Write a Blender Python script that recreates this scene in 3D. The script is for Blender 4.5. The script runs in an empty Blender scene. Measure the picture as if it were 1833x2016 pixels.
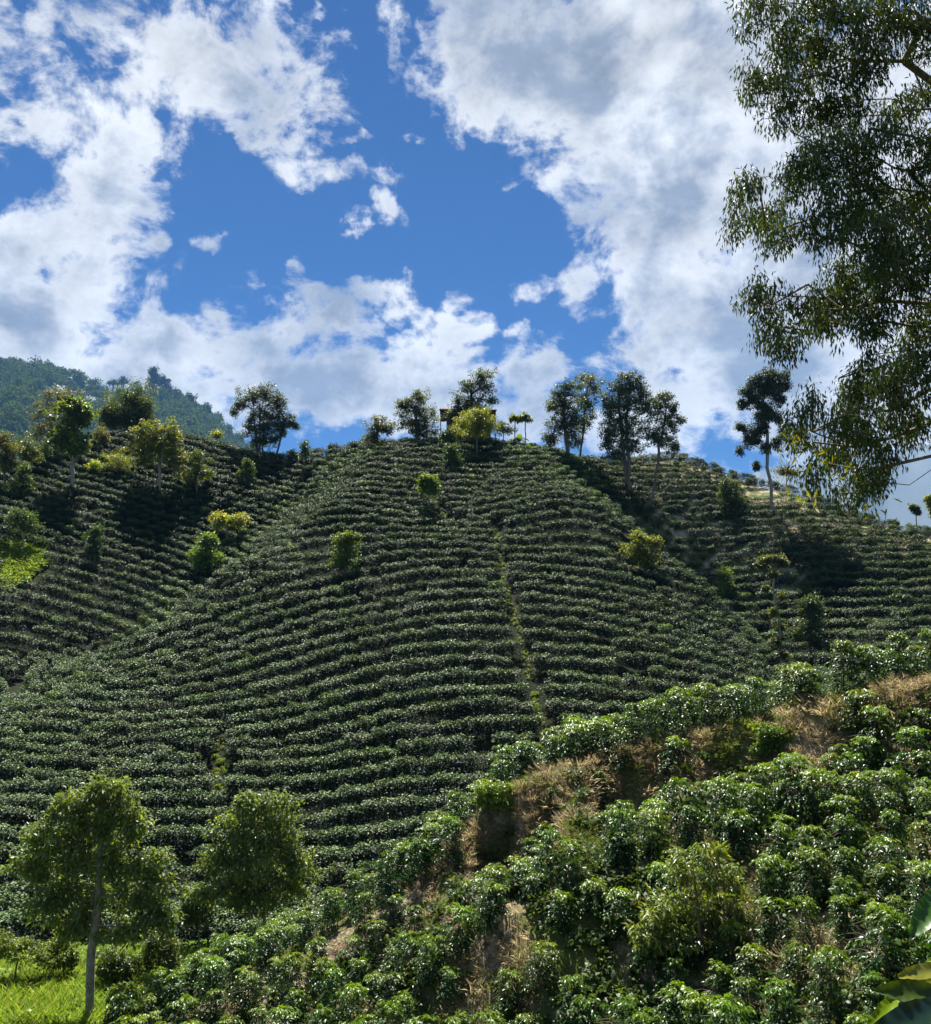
import bpy, math, random
import numpy as np
from mathutils import Vector, noise as mnoise

SC = bpy.context.scene
COL = SC.collection
rng = np.random.default_rng(7)
R_ = math.radians

# ------------------------------------------------------------------ camera
# layout is measured on a 1833 x 2016 view of the photograph; pix() turns a
# point of it plus a forward distance into a place in the world (metres)
FV, CU, CV, PITCH = 1783.0, 916.5, 1008.0, R_(8.36)
cp, sp_ = math.cos(PITCH), math.sin(PITCH)

def ray(u, v):
    X, Y = (u - CU) / FV, (CV - v) / FV
    d = np.array([X, cp - Y * sp_, sp_ + Y * cp])
    return d / d[1]

def pix(u, v, y):
    return ray(u, v) * y

def proj(p):
    f = p[1] * cp + p[2] * sp_
    up = -p[1] * sp_ + p[2] * cp
    return CU + FV * p[0] / f, CV - FV * up / f

cam_d = bpy.data.cameras.new('camera')
cam_d.sensor_width = 36
cam_d.lens = FV * 1024 / 2016 / 1024 * 36
cam_d.clip_start = 0.05
cam_d.clip_end = 40000
cam = bpy.data.objects.new('camera', cam_d)
COL.objects.link(cam)
cam.rotation_euler = (R_(90) + PITCH, 0, 0)
SC.camera = cam

# ------------------------------------------------------------------ exposure, render
SC.view_settings.view_transform = 'Standard'
SC.view_settings.look = 'None'
SC.view_settings.gamma = 1
SC.view_settings.use_curve_mapping = False
SC.view_settings.exposure = 1.45
SC.render.engine = 'CYCLES'
cy = SC.cycles
cy.max_bounces = 6
cy.diffuse_bounces = 3
cy.glossy_bounces = 2
cy.transmission_bounces = 3
cy.volume_bounces = 0
cy.caustics_reflective = False
cy.caustics_refractive = False
cy.sample_clamp_indirect = 4
cy.use_denoising = True
cy.denoiser = 'OPENIMAGEDENOISE'
cy.denoising_input_passes = 'RGB_ALBEDO_NORMAL'
cy.denoising_prefilter = 'ACCURATE'

# ------------------------------------------------------------------ sun
SUN_EL, SUN_AZ = R_(63), R_(-10)         # high, ahead of the camera and a little left
sd = Vector((math.sin(SUN_AZ) * math.cos(SUN_EL), math.cos(SUN_AZ) * math.cos(SUN_EL), math.sin(SUN_EL)))
sl = bpy.data.lights.new('sun', 'SUN')
sl.energy = 5.0
sl.angle = R_(0.5)
sl.color = (1.0, 0.95, 0.86)
sun = bpy.data.objects.new('sun', sl)
sun.rotation_euler = (-sd).to_track_quat('-Z', 'Y').to_euler()
sun.location = (0, 0, 300)
COL.objects.link(sun)

# ------------------------------------------------------------------ sky with clouds
world = bpy.data.worlds.new('World')
SC.world = world
world.use_nodes = True
wt = world.node_tree
wt.nodes.clear()

class NT:
    """small helper to write node trees"""
    def __init__(s, t): s.t = t
    def n(s, typ, **kw):
        nd = s.t.nodes.new(typ)
        for k, v in kw.items(): setattr(nd, k, v)
        return nd
    def set(s, sock, v):
        if hasattr(v, 'is_output'): s.t.links.new(v, sock)
        else: sock.default_value = v
    def math(s, op, a, b=None, c=None, clamp=False):
        nd = s.n('ShaderNodeMath', operation=op, use_clamp=clamp)
        s.set(nd.inputs[0], a)
        if b is not None: s.set(nd.inputs[1], b)
        if c is not None: s.set(nd.inputs[2], c)
        return nd.outputs[0]
    def vmath(s, op, a, b=None, scale=None):
        nd = s.n('ShaderNodeVectorMath', operation=op)
        s.set(nd.inputs[0], a)
        if b is not None: s.set(nd.inputs[1], b)
        if scale is not None: s.set(nd.inputs['Scale'], scale)
        return nd.outputs['Value'] if op in ('LENGTH', 'DOT_PRODUCT', 'DISTANCE') else nd.outputs[0]
    def noise(s, vec, scale, detail=4, rough=0.5, dist=0.0, color=False, lac=2.0):
        nd = s.n('ShaderNodeTexNoise')
        if vec is not None: s.set(nd.inputs['Vector'], vec)
        s.set(nd.inputs['Scale'], scale); s.set(nd.inputs['Detail'], detail)
        s.set(nd.inputs['Roughness'], rough); s.set(nd.inputs['Distortion'], dist)
        s.set(nd.inputs['Lacunarity'], lac)
        return nd.outputs['Color'] if color else nd.outputs['Fac']
    def ramp(s, x, a, b, lo=0.0, hi=1.0, smooth=True):
        nd = s.n('ShaderNodeMapRange', interpolation_type='SMOOTHSTEP' if smooth else 'LINEAR')
        s.set(nd.inputs[0], x); s.set(nd.inputs[1], a); s.set(nd.inputs[2], b)
        s.set(nd.inputs[3], lo); s.set(nd.inputs[4], hi)
        return nd.outputs[0]
    def mix(s, f, a, b, mode='MIX'):
        nd = s.n('ShaderNodeMix', data_type='RGBA', blend_type=mode)
        s.set(nd.inputs[0], f); s.set(nd.inputs[6], a); s.set(nd.inputs[7], b)
        return nd.outputs[2]

def build_sky():
    w = NT(wt)
    tc = w.n('ShaderNodeTexCoord').outputs['Generated']
    sky = w.n('ShaderNodeTexSky', sky_type='NISHITA', sun_disc=False)
    sky.sun_elevation = SUN_EL
    sky.sun_rotation = SUN_AZ
    sky.altitude = 1600
    sky.air_density = 1.0
    sky.dust_density = 0.2
    sky.ozone_density = 4.0
    skyc = w.mix(1.0, sky.outputs[0], (0.205, 0.425, 0.66, 1), 'MULTIPLY')
    bg_sky = w.n('ShaderNodeBackground')
    w.set(bg_sky.inputs[0], skyc)
    bg_sky.inputs[1].default_value = SKY
    sep = w.n('ShaderNodeSeparateXYZ'); w.set(sep.inputs[0], tc)
    az = w.math('ARCTAN2', sep.outputs[0], sep.outputs[1])
    el = w.math('ARCSINE', sep.outputs[2])
    comb = w.n('ShaderNodeCombineXYZ')
    w.set(comb.inputs[0], az); w.set(comb.inputs[1], el)
    # ragged coordinates
    wn = w.noise(tc, 7.0, 5, 0.6, color=True)
    wv = w.vmath('SUBTRACT', wn, (0.5, 0.5, 0.5))
    wv2 = w.vmath('SUBTRACT', w.noise(tc, 26.0, 3, 0.6, color=True), (0.5, 0.5, 0.5))
    p = w.vmath('ADD', comb.outputs[0], w.vmath('SCALE', wv, scale=0.085))
    p = w.vmath('ADD', p, w.vmath('SCALE', wv2, scale=0.02))
    field = None
    for (u, v, ru, rv, rot, k) in CLOUDS:
        d = ray(u, v); d = d / np.linalg.norm(d)
        mp = w.n('ShaderNodeMapping', vector_type='TEXTURE')
        w.set(mp.inputs[0], p)
        mp.inputs[1].default_value = (math.atan2(d[0], d[1]), math.asin(d[2]), 0)
        mp.inputs[2].default_value = (0, 0, R_(rot))
        mp.inputs[3].default_value = (ru / FV, rv / FV, 1)
        ln = w.vmath('LENGTH', mp.outputs[0])
        kk = max(0.16, min(1.3, min(ru, rv) / 105.0)) * k
        f = w.math('MULTIPLY_ADD', ln, -kk, kk)
        f = w.math('MINIMUM', f, w.math('MULTIPLY', f, 3.2 if kk < .5 else 1.8))
        field = f if field is None else w.math('SMOOTH_MAX', field, f, 0.12)
    # the same kind of broken cloud elsewhere round the sky
    out = w.ramp(w.math('ABSOLUTE', az), 0.56, 0.75)
    out = w.math('MAXIMUM', out, w.ramp(el, 0.66, 0.82))
    gen = w.math('SUBTRACT', w.math('MULTIPLY', w.noise(tc, 3.2, 4, 0.55), 4.0), 2.1)
    gen = w.math('MULTIPLY_ADD', w.math('SUBTRACT', 1.0, out), -2.0, gen)
    field = w.math('MAXIMUM', field, gen)
    field = w.math('MAXIMUM', field, -1.5)
    # billow detail
    sc3 = w.vmath('MULTIPLY', tc, (1.0, 1.0, 1.3))
    n1 = w.noise(sc3, 11.0, 12, 0.66, 0.35)
    n2 = w.noise(sc3, 6.0, 7, 0.58)
    n2b = w.noise(w.vmath('ADD', sc3, (0.010 * sd.x, 0.02 * sd.y, 0.034)), 6.0, 7, 0.58)
    dens = w.math('ADD', w.math('MULTIPLY', field, 0.72), w.math('MULTIPLY_ADD', n1, 2.3, -1.13))
    dens = w.math('ADD', dens, w.math('MULTIPLY_ADD', w.noise(sc3, 38.0, 6, .6), .9, -.45))
    alpha = w.ramp(dens, -0.04, 0.42)
    alpha = w.math('MULTIPLY', alpha, 0.98)
    # shading painted into the clouds: thick parts grey, thin edges bright
    thick = w.math('ADD', w.math('MULTIPLY', dens, 0.62), w.math('MULTIPLY_ADD', n2, 2.8, -1.4))
    grey = w.ramp(thick, 0.02, 0.85)
    relief = w.math('MULTIPLY', w.math('SUBTRACT', n2, n2b), 1.5)  # sunlit and shaded cloud sides painted by noise shifted towards the sun
    col = w.mix(grey, (0.385, 0.395, 0.405, 1), (0.125, 0.148, 0.185, 1))
    lum = w.math('ADD', 0.97, relief)
    lum = w.math('MINIMUM', w.math('MAXIMUM', lum, 0.72), 1.2)
    colv = w.vmath('SCALE', col, scale=lum)
    bg_c = w.n('ShaderNodeBackground'); w.set(bg_c.inputs[0], colv); bg_c.inputs[1].default_value = 1.0
    mx = w.n('ShaderNodeMixShader')
    w.set(mx.inputs[0], alpha)
    w.t.links.new(bg_sky.outputs[0], mx.inputs[1]); w.t.links.new(bg_c.outputs[0], mx.inputs[2])
    o = w.n('ShaderNodeOutputWorld'); w.t.links.new(mx.outputs[0], o.inputs[0])

SKY = 0.05
# clouds: direction (as u, v), half sizes, tilt, weight
CLOUDS = [
 (400,110,230,120,0,.75),(250,60,150,110,0,.55),(560,150,170,60,-8,.6),(640,185,60,18,0,.8),(420,225,170,30,-5,.45),(130,130,70,80,0,.35),
 (520,40,110,70,0,.7),(10,90,40,110,10,.4),
 (40,240,110,80,0,1),(30,330,60,60,0,.6),(210,230,80,80,30,.8),(250,300,100,90,35,1),(210,390,130,110,35,1.1),(130,470,140,90,20,1),(330,300,50,70,20,.7),
 (40,500,120,110,0,1.1),(60,620,260,130,0,1.2),(210,585,70,60,0,1),(300,545,50,34,20,.75),(300,680,190,100,0,1.2),(430,640,80,50,15,.8),
 (520,690,140,90,0,1.1),(610,630,120,55,-6,1),(680,650,70,40,0,.8),(600,760,330,90,0,1.3),(200,760,330,110,0,1.3),(820,720,120,80,25,1.2),
 (900,650,60,50,35,.9),(935,612,22,26,30,.8),(820,780,180,90,0,1.2),(690,600,60,22,30,.5),
 (1070,740,110,70,0,1.1),(1010,690,40,50,20,.7),(1180,725,60,45,0,1.0),(1080,820,200,70,0,1.2),(1170,860,300,60,0,1.2),
 (407,472,24,15,0,1.2),(452,470,14,16,0,.9),(575,540,22,18,-15,1.3),(750,415,34,10,-25,.7),(690,440,18,12,20,.6),(632,342,75,20,0,.6),(700,272,34,14,15,1.2),
 (455,262,62,14,0,1.1),(800,560,34,40,0,.9),(780,600,28,34,0,.8),(830,630,28,36,-40,1.0),(740,552,26,20,0,.8),(920,580,22,22,0,.8),(470,540,34,22,0,.7),
 (1050,115,210,150,0,1.2),(950,200,90,150,15,1),(890,110,70,120,15,1.0),(960,60,120,90,0,1.0),(840,150,34,60,10,.5),(1180,130,260,200,0,1.2),(1010,275,140,50,-10,.9),(985,320,26,30,0,.9),(1250,280,190,110,0,1.1),
 (1380,180,260,260,0,1.2),(1330,420,220,170,0,1.2),(1210,430,110,110,0,.9),(1420,600,230,200,0,1.2),(1260,540,110,80,0,.9),(1650,500,330,500,0,1.2),
 (1145,560,48,62,-15,1.25),(1195,630,36,32,30,1.0),(1300,690,130,100,0,1.0),(1450,740,200,130,0,1.1),(1300,830,140,90,0,1.1),(1600,740,260,130,0,1.2),(1240,660,30,24,0,.7),
 (1060,565,30,16,0,.8),(780,90,20,60,10,.5),
]
build_sky()

# ------------------------------------------------------------------ helpers: objects and tags
def tag(o, label=None, cat=None, group=None, kind=None):
    if label: o['label'] = label
    if cat: o['category'] = cat
    if group: o['group'] = group
    if kind: o['kind'] = kind
    return o

def empty(name, loc=(0, 0, 0), label=None, cat=None, group=None):
    o = bpy.data.objects.new(name, None)
    o.empty_display_size = 0.3
    o.location = tuple(float(c) for c in loc)
    COL.objects.link(o)
    return tag(o, label, cat, group)

def link_mesh(name, me, parent=None, mat=None, loc=None):
    o = bpy.data.objects.new(name, me)
    COL.objects.link(o)
    if mat is not None and not me.materials: me.materials.append(mat)
    if parent is not None: o.parent = parent
    if loc is not None: o.location = tuple(float(c) for c in loc)
    return o

def mesh_np(name, V, loops, starts, totals, tint=None, smooth=False):
    me = bpy.data.meshes.new(name)
    V = np.ascontiguousarray(V, dtype=np.float32)
    me.vertices.add(len(V)); me.vertices.foreach_set('co', V.ravel())
    me.loops.add(len(loops)); me.loops.foreach_set('vertex_index', np.ascontiguousarray(loops, dtype=np.int32))
    me.polygons.add(len(starts))
    me.polygons.foreach_set('loop_start', np.ascontiguousarray(starts, dtype=np.int32))
    me.update(calc_edges=True)
    if tint is not None:
        a = me.attributes.new('tint', 'FLOAT_COLOR', 'POINT')
        t = np.ones((len(V), 4), dtype=np.float32); t[:, :tint.shape[1]] = tint
        a.data.foreach_set('color', t.ravel())
    if smooth: me.polygons.foreach_set('use_smooth', np.ones(len(starts), dtype=bool))
    me.validate()
    return me

def mesh_faces(name, V, F, tint=None, smooth=False):
    """F: (n,3) or (n,4) int array"""
    F = np.asarray(F, dtype=np.int32); k = F.shape[1]
    return mesh_np(name, V, F.ravel(), np.arange(len(F)) * k, None, tint, smooth)

def nrm(a):
    return a / np.maximum(np.linalg.norm(a, axis=-1, keepdims=True), 1e-9)

def leaf_arrays(C, A, S, L, W, tint, fold=0.18, droop=0.12, full=True):
    """leaves as folded, drooping blades (4 triangles) or as bent diamonds (2)"""
    A = nrm(A); S = nrm(S - A * np.sum(S * A, 1, keepdims=True)); N = np.cross(S, A)
    N = np.where(N[:, 2:3] < 0, -N, N)
    L = L[:, None]; W = W[:, None]; n = len(C)
    left = C + A * L * .42 - S * W * .5 + N * W * fold
    right = C + A * L * .42 + S * W * .5 + N * W * fold
    tip = C + A * L - N * L * droop
    if full:
        mid = C + A * L * .52
        V = np.stack([C, left, mid, right, tip], 1).reshape(-1, 3)
        b = np.arange(n)[:, None, None] * 5
        F = (np.array([[0, 2, 1], [0, 3, 2], [1, 2, 4], [2, 3, 4]])[None] + b).reshape(-1, 3)
        return V, F, np.repeat(tint, 5, 0)
    V = np.stack([C, right, tip, left], 1).reshape(-1, 3)
    b = np.arange(n)[:, None, None] * 4
    F = (np.array([[0, 1, 3], [1, 2, 3]])[None] + b).reshape(-1, 3)
    return V, F, np.repeat(tint, 4, 0)

def join_arrays(parts):
    Vs, Fs, Ts, o = [], [], [], 0
    for V, F, T in parts:
        Vs.append(V); Fs.append(F + o); Ts.append(T); o += len(V)
    return np.concatenate(Vs), np.concatenate(Fs), np.concatenate(Ts)

def tube_arrays(P, Rr, sides=6, tint=(.1, .08, .06)):
    P = np.asarray(P, float); Rr = np.asarray(Rr, float); n = len(P)
    d = np.gradient(P, axis=0); d = nrm(d)
    ref = np.where(np.abs(d[:, 2:3]) > .9, np.array([[1., 0, 0]]), np.array([[0, 0, 1.]]))
    s = nrm(np.cross(d, ref)); t = np.cross(d, s)
    a = np.arange(sides) / sides * 2 * np.pi
    V = (P[:, None] + Rr[:, None, None] * (np.cos(a)[None, :, None] * s[:, None] + np.sin(a)[None, :, None] * t[:, None])).reshape(-1, 3)
    F = []
    for i in range(n - 1):
        for k in range(sides):
            k2 = (k + 1) % sides
            F.append((i * sides + k, i * sides + k2, (i + 1) * sides + k2))
            F.append((i * sides + k, (i + 1) * sides + k2, (i + 1) * sides + k))
    return V, np.array(F, dtype=np.int32), np.repeat(np.array([tint], float), len(V), 0)

# ------------------------------------------------------------------ materials
def new_mat(name):
    m = bpy.data.materials.new(name); m.use_nodes = True
    m.node_tree.nodes.clear()
    return m, NT(m.node_tree)

def leaf_material(name, rough=0.38, spec=0.5, transl=0.3, var=0.25, tcol=(1.5, 1.35, .35)):
    m, w = new_mat(name)
    at = w.n('ShaderNodeAttribute', attribute_name='tint').outputs['Color']
    oi = w.n('ShaderNodeObjectInfo').outputs['Random']
    geo = w.n('ShaderNodeNewGeometry')
    tc = w.n('ShaderNodeTexCoord').outputs['Object']
    nz = w.noise(tc, 2.3, 2, .5)
    hs = w.n('ShaderNodeHueSaturation')
    w.set(hs.inputs['Hue'], w.math('MULTIPLY_ADD', oi, 0.03, 0.485))
    w.set(hs.inputs['Saturation'], w.math('MULTIPLY_ADD', geo.outputs['Random Per Island'], .3, .85))
    w.set(hs.inputs['Value'], w.math('ADD', w.math('MULTIPLY_ADD', w.math('FRACT', w.math('MULTIPLY', oi, 7.31)), var, 1 - var * .5),
                                     w.math('MULTIPLY_ADD', nz, .5, -.25)))
    w.set(hs.inputs['Color'], at)
    c = hs.outputs[0]
    pb = w.n('ShaderNodeBsdfPrincipled')
    w.set(pb.inputs['Base Color'], c)
    w.set(pb.inputs['Roughness'], w.math('MULTIPLY_ADD', geo.outputs['Random Per Island'], .2, rough - .1))
    pb.inputs['Specular IOR Level'].default_value = spec
    tr = w.n('ShaderNodeBsdfTranslucent')
    w.set(tr.inputs[0], w.vmath('MULTIPLY', c, tcol))
    ms = w.n('ShaderNodeMixShader'); ms.inputs[0].default_value = transl
    w.t.links.new(pb.outputs[0], ms.inputs[1]); w.t.links.new(tr.outputs[0], ms.inputs[2])
    o = w.n('ShaderNodeOutputMaterial'); w.t.links.new(ms.outputs[0], o.inputs[0])
    return m

def bark_material(name, c1, c2, scale=6):
    m, w = new_mat(name)
    tc = w.n('ShaderNodeTexCoord').outputs['Object']
    nz = w.noise(w.vmath('MULTIPLY', tc, (3, 3, .8)), scale, 5, .65)
    c = w.mix(w.ramp(nz, .35, .65), c1 + (1,), c2 + (1,))
    pb = w.n('ShaderNodeBsdfPrincipled'); w.set(pb.inputs['Base Color'], c)
    pb.inputs['Roughness'].default_value = .85
    bp = w.n('ShaderNodeBump'); bp.inputs['Strength'].default_value = .5; bp.inputs['Distance'].default_value = .02
    w.set(bp.inputs['Height'], nz); w.t.links.new(bp.outputs[0], pb.inputs['Normal'])
    o = w.n('ShaderNodeOutputMaterial'); w.t.links.new(pb.outputs[0], o.inputs[0])
    return m

def plain_material(name, c1, c2, scale=8, rough=.8):
    m, w = new_mat(name)
    tc = w.n('ShaderNodeTexCoord').outputs['Object']
    nz = w.noise(tc, scale, 5, .65)
    pb = w.n('ShaderNodeBsdfPrincipled'); w.set(pb.inputs['Base Color'], w.mix(nz, c1 + (1,), c2 + (1,)))
    pb.inputs['Roughness'].default_value = rough
    o = w.n('ShaderNodeOutputMaterial'); w.t.links.new(pb.outputs[0], o.inputs[0])
    return m

M = {}
M['coffee'] = leaf_material('coffee_leaf', .38, .45, .42, .3)
M['coffee_far'] = leaf_material('coffee_leaf_hill', .56, .30, .09, .3)
M['tree_leaf'] = leaf_material('tree_leaf', .42, .45, .5, .15)
M['gum_leaf'] = leaf_material('gum_leaf', .5, .22, .25, .1, (1.6, 1.4, .3))
M['dull_leaf'] = leaf_material('forest_leaf', .8, .08, .25, .25)
M['grass'] = leaf_material('grass_blade', .5, .3, .45, .3, (1.3, 1.25, .4))
M['straw'] = leaf_material('straw_blade', .7, .2, .5, .35, (1.25, 1.15, .95))
M['bark'] = bark_material('bark', (.10, .075, .055), (.20, .165, .13))
M['pale_bark'] = bark_material('pale_bark', (.17, .15, .125), (.34, .31, .27))
M['stem'] = bark_material('coffee_stem', (.09, .065, .04), (.16, .13, .09))

# ------------------------------------------------------------------ terrain
def tps_fit(P, z, lam=1e-3):
    P = np.asarray(P, float); z = np.asarray(z, float)
    c = P.mean(0); s = P.std()
    Q = (P - c) / s
    r2 = ((Q[:, None] - Q[None]) ** 2).sum(-1)
    K = .5 * r2 * np.log(r2 + 1e-12)
    n = len(Q)
    A = np.zeros((n + 3, n + 3)); A[:n, :n] = K + lam * np.eye(n)
    A[:n, n] = 1; A[:n, n + 1:] = Q; A[n, :n] = 1; A[n + 1:, :n] = Q.T
    w = np.linalg.solve(A, np.concatenate([z, np.zeros(3)]))
    def ev(x, y):
        x = np.asarray(x, float); y = np.asarray(y, float); sh = x.shape
        q = (np.stack([x.ravel(), y.ravel()], 1) - c) / s
        out = np.empty(len(q))
        for i in range(0, len(q), 20000):
            b = q[i:i + 20000]
            r = ((b[:, None] - Q[None]) ** 2).sum(-1)
            out[i:i + 20000] = (.5 * r * np.log(r + 1e-12)) @ w[:n] + w[n] + b @ w[n + 1:]
        return out.reshape(sh)
    return ev

CANOPY = 1.05
main_c = [(1000,1720,44),(1000,1573,50),(1000,1460,56),(1000,1353,62),(1000,1209,72),(1000,1050,87),(1000,960,98),(950,900,107),(930,862,116),
 (600,1690,44),(600,1560,50),(600,1411,58),(600,1250,70),(600,1100,84),(640,1000,95),(680,940,103),(730,893,107),(800,872,112),
 (300,1600,46.5),(300,1500,51),(300,1400,57),(300,1300,67),(300,1240,75),(430,1200,76),(430,1125,84),
 (0,1700,42),(0,1600,46),(0,1500,52),(0,1440,56),(150,1370,60),
 (1300,1300,66),(1300,1200,75),(1300,1120,84),(1300,1085,90),(1220,1010,98),(1140,925,108),(1050,880,112),(1300,1420,58),
 (1500,1340,66),(1500,1285,74),(1400,1160,84),
 (0,1390,62),(0,1200,80),(0,1050,95),(0,950,110),(100,1300,77),(200,1000,105),(200,1150,92),(250,852,126),(100,880,122),(330,852,126),
 (420,872,126),(500,893,125),(570,892,121),(640,884,118),(700,872,117),(400,1040,107),(500,960,112),(300,1150,96),(220,1230,86),(430,1075,103),(300,1190,91),(560,950,116),
 (1340,893,122),(1450,930,118),(1600,968,112),(1833,1040,104),(1210,905,119),(1400,1000,108),(1600,1100,96),(1833,1150,89),(1700,1250,80),(1833,1280,76),
 (1600,1260,87),(1500,1180,96),(1300,980,110),(1230,935,115),(1700,1020,104),(1500,1050,102),(1400,1115,102),(1540,1250,90),(1250,1005,109),
 (-300,1200,75),(-300,950,105),(2200,1300,75),(2200,1150,85),(2200,1080,100)]
hid_c = [(430,1118,90,2.6),(300,1232,80,2.4),(560,985,108,2.2),(1250,1042,101,3.0),(1400,1152,92,3.0),(1540,1290,80,2.4)]
h1p, h1z = [], []
for u, v, y in main_c:
    p = pix(u, v, y); h1p.append(p[:2]); h1z.append(p[2] - CANOPY)
for u, v, y, dz in hid_c:
    p = pix(u, v, y); h1p.append(p[:2]); h1z.append(p[2] - CANOPY - dz)
SKYLINE = [(-300,950,112),(0,930,118),(100,880,122),(250,852,126),(420,872,126),(500,893,125),(570,892,121),(700,872,117),(800,866,116),(930,858,118),(1050,872,118),(1210,900,121),
           (1340,893,122),(1450,930,118),(1600,968,112),(1833,1040,104),(2200,1100,100)]
for u, v, y in SKYLINE:
    p = pix(u, v, y)
    for dy, dz in ((9, 2.0), (24, 8), (60, 25)):
        q = p * (y + dy) / y
        h1p.append(q[:2]); h1z.append(p[2] - CANOPY - dz)
for x, y, z in [(-60,30,-11),(-30,34,-11.4),(-20,38,-11.6),(-12,38,-11.5),(-4,38,-11.5),(2,38,-11.3),(8,42,-10.8),(15,45,-10),(22,50,-8.8),(30,52,-7),(50,50,-4),(-14,31,-11),(-11,27,-11.1),(-16,26,-11),
                (-30,20,-12),(0,20,-12.5),(0,0,-13),(-30,0,-14),(40,0,-12),(40,30,-9)]:
    h1p.append((x, y)); h1z.append(z)
H1 = tps_fit(h1p, h1z, 2e-4)

def nearer(L): return [(u, v, 10 + .7 * y) for u, v, y in L]
crest = nearer([(1833,1350,24),(1650,1385,25.5),(1450,1440,27),(1270,1480,28),(1130,1518,28),(1000,1572,28),(920,1655,27),(780,1772,26),(600,1882,25),(400,1985,24),(250,2065,23)])
fore = nearer([(1833,1540,20),(1650,1560,20.5),(1450,1560,22.5),(1270,1620,22.5),(1130,1680,22),(1000,1690,23),(920,1760,22.5),
 (1833,1800,13.5),(1833,2016,9),(1650,1800,14.5),(1650,2016,10.5),(1450,1700,19),(1450,1850,16.5),(1450,2016,13.5),(1270,1850,17.5),(1130,1850,18.5),(1130,2016,16.5),(920,1900,19.8),(920,2016,18.5),
 (780,1880,23.3),(780,1965,20.8),(600,1965,22.7),(600,2040,21),(400,2050,22.5)])
h2p, h2z = [], []
for u, v, y in crest:
    p = pix(u, v, y); h2p.append(p[:2]); h2z.append(p[2])
    for dy, dz in ((1.6, .05), (4.5, 2.0), (8, 5.0), (14, 11)):
        q = p * (y + dy) / y; h2p.append(q[:2]); h2z.append(p[2] - dz)
for u, v, y in fore:
    p = pix(u, v, y); h2p.append(p[:2]); h2z.append(p[2])
for x, y, z in [(0,0,-1.75),(6,0,-1.35),(-6,0,-3),(0,7,-5.2),(7,7,-4.4),(12,4,-2.4),(-6,8,-7.2),(-14,10,-11.5),(-14,0,-8.5),(15,13,-4.6),(20,26,-.2),(19,20,-2.2),(26,26,1),
                (-13,25,-13),(-20,22,-15),(-10,17,-10.8),(-25,30,-18)]:
    h2p.append((x, y)); h2z.append(z)
H2 = tps_fit(h2p, h2z, 1e-4)

def sstep(x, a, b):
    t = np.clip((x - a) / (b - a), 0, 1); return t * t * (3 - 2 * t)

def T(x, y, fore_too=True):
    x = np.asarray(x, float); y = np.asarray(y, float)
    h = H1(x, y)
    far = np.maximum(sstep(y, 165, 240), sstep(np.abs(x), 120, 200))
    h = h * (1 - far) - 26 * far
    h = np.where(y < 36, np.maximum(h, -13.5), h)
    if fore_too:
        near = (y < 48) & (np.abs(x) < 60)
        g = np.full(x.shape, -50.0)
        if near.any(): g[near] = H2(x[near], y[near])
        g = np.where((y < 48) & (np.abs(x) < 60), g, -50)
        k = .5
        m = np.maximum(h, g); d = np.abs(h - g)
        h = m + np.where(d < k, (k - d) ** 2 / (4 * k), 0)
        back = sstep(-y, 12, 40)
        h = h * (1 - back) + (-1.0) * back * (1 - sstep(-y, 60, 300)) + (-26) * back * sstep(-y, 60, 300)
    return h

def Tz(x, y):
    return float(T(np.array([x]), np.array([y]))[0])

def hit(u, v, lift=0.0, y0=5, y1=160):
    """where the sight line through (u, v) meets the ground (raised by lift)"""
    d = ray(u, v)
    ys = np.arange(y0, y1, .4)
    zz = T(d[0] * ys, ys) + lift
    k = np.nonzero(d[2] * ys <= zz)[0]
    if not len(k): return None
    y = ys[k[0]]
    return np.array([d[0] * y, y, zz[k[0]] - lift])

def axis(parts):
    out = []
    for a, b, s in parts:
        out.append(np.arange(a, b, s))
    return np.concatenate(out + [[parts[-1][1]]])

def fbm_np(x, y, seed, octs=4, sc=1.0):
    out = np.zeros_like(x); amp = 1.0
    for i in range(octs):
        out += amp * value_noise(x * sc * 2 ** i, y * sc * 2 ** i, seed + i); amp *= .5
    return out
_perm = np.random.default_rng(3).random((8, 256, 256)) * 2 - 1
def value_noise(x, y, seed):
    xi = np.floor(x).astype(int); yi = np.floor(y).astype(int)
    fx = x - xi; fy = y - yi
    fx = fx * fx * (3 - 2 * fx); fy = fy * fy * (3 - 2 * fy)
    g = _perm[seed % 8]
    def at(i, j): return g[(xi + i) & 255, (yi + j) & 255]
    return (at(0, 0) * (1 - fx) + at(1, 0) * fx) * (1 - fy) + (at(0, 1) * (1 - fx) + at(1, 1) * fx) * fy
CREST_XY = np.array(sorted([tuple(pix(u, v, y)[:2]) for u, v, y in crest]))
CARVE_U = [250,600,780,905,945,1085,1112,1140,1168,1300,1335,1390,1520,1560,1650,1760,1833,1900]
CARVE_D = [0,.15,.3,.4,1.9,1.9,.7,.35,1.7,1.9,.9,1.7,1.9,.9,1.5,1.0,1.2,1.0]
_T0 = T
def T(x, y, fore_too=True):
    x = np.asarray(x, float); y = np.asarray(y, float)
    h = _T0(x, y, fore_too)
    m = (y > 17) & (y < 33) & (x > -12) & (x < 19)
    if not m.any(): return h
    xm, ym = x[m], y[m]
    u = CU + FV * xm / ym
    wob = .35 * value_noise(xm * 1.1, ym * .0 + 3, 4) + .15 * value_noise(xm * 3.1, ym * .0 + 3, 6)
    s = np.interp(xm, CREST_XY[:, 0], CREST_XY[:, 1]) - ym + wob
    D = np.interp(u, CARVE_U, CARVE_D)
    h = h.copy()
    h[m] += .20 * np.exp(-((s + .1) / .5) ** 2) * sstep(u, 860, 930) - D * (sstep(s, -.45, 1.25) - sstep(s, 1.4, 5.5))
    return h

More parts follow.
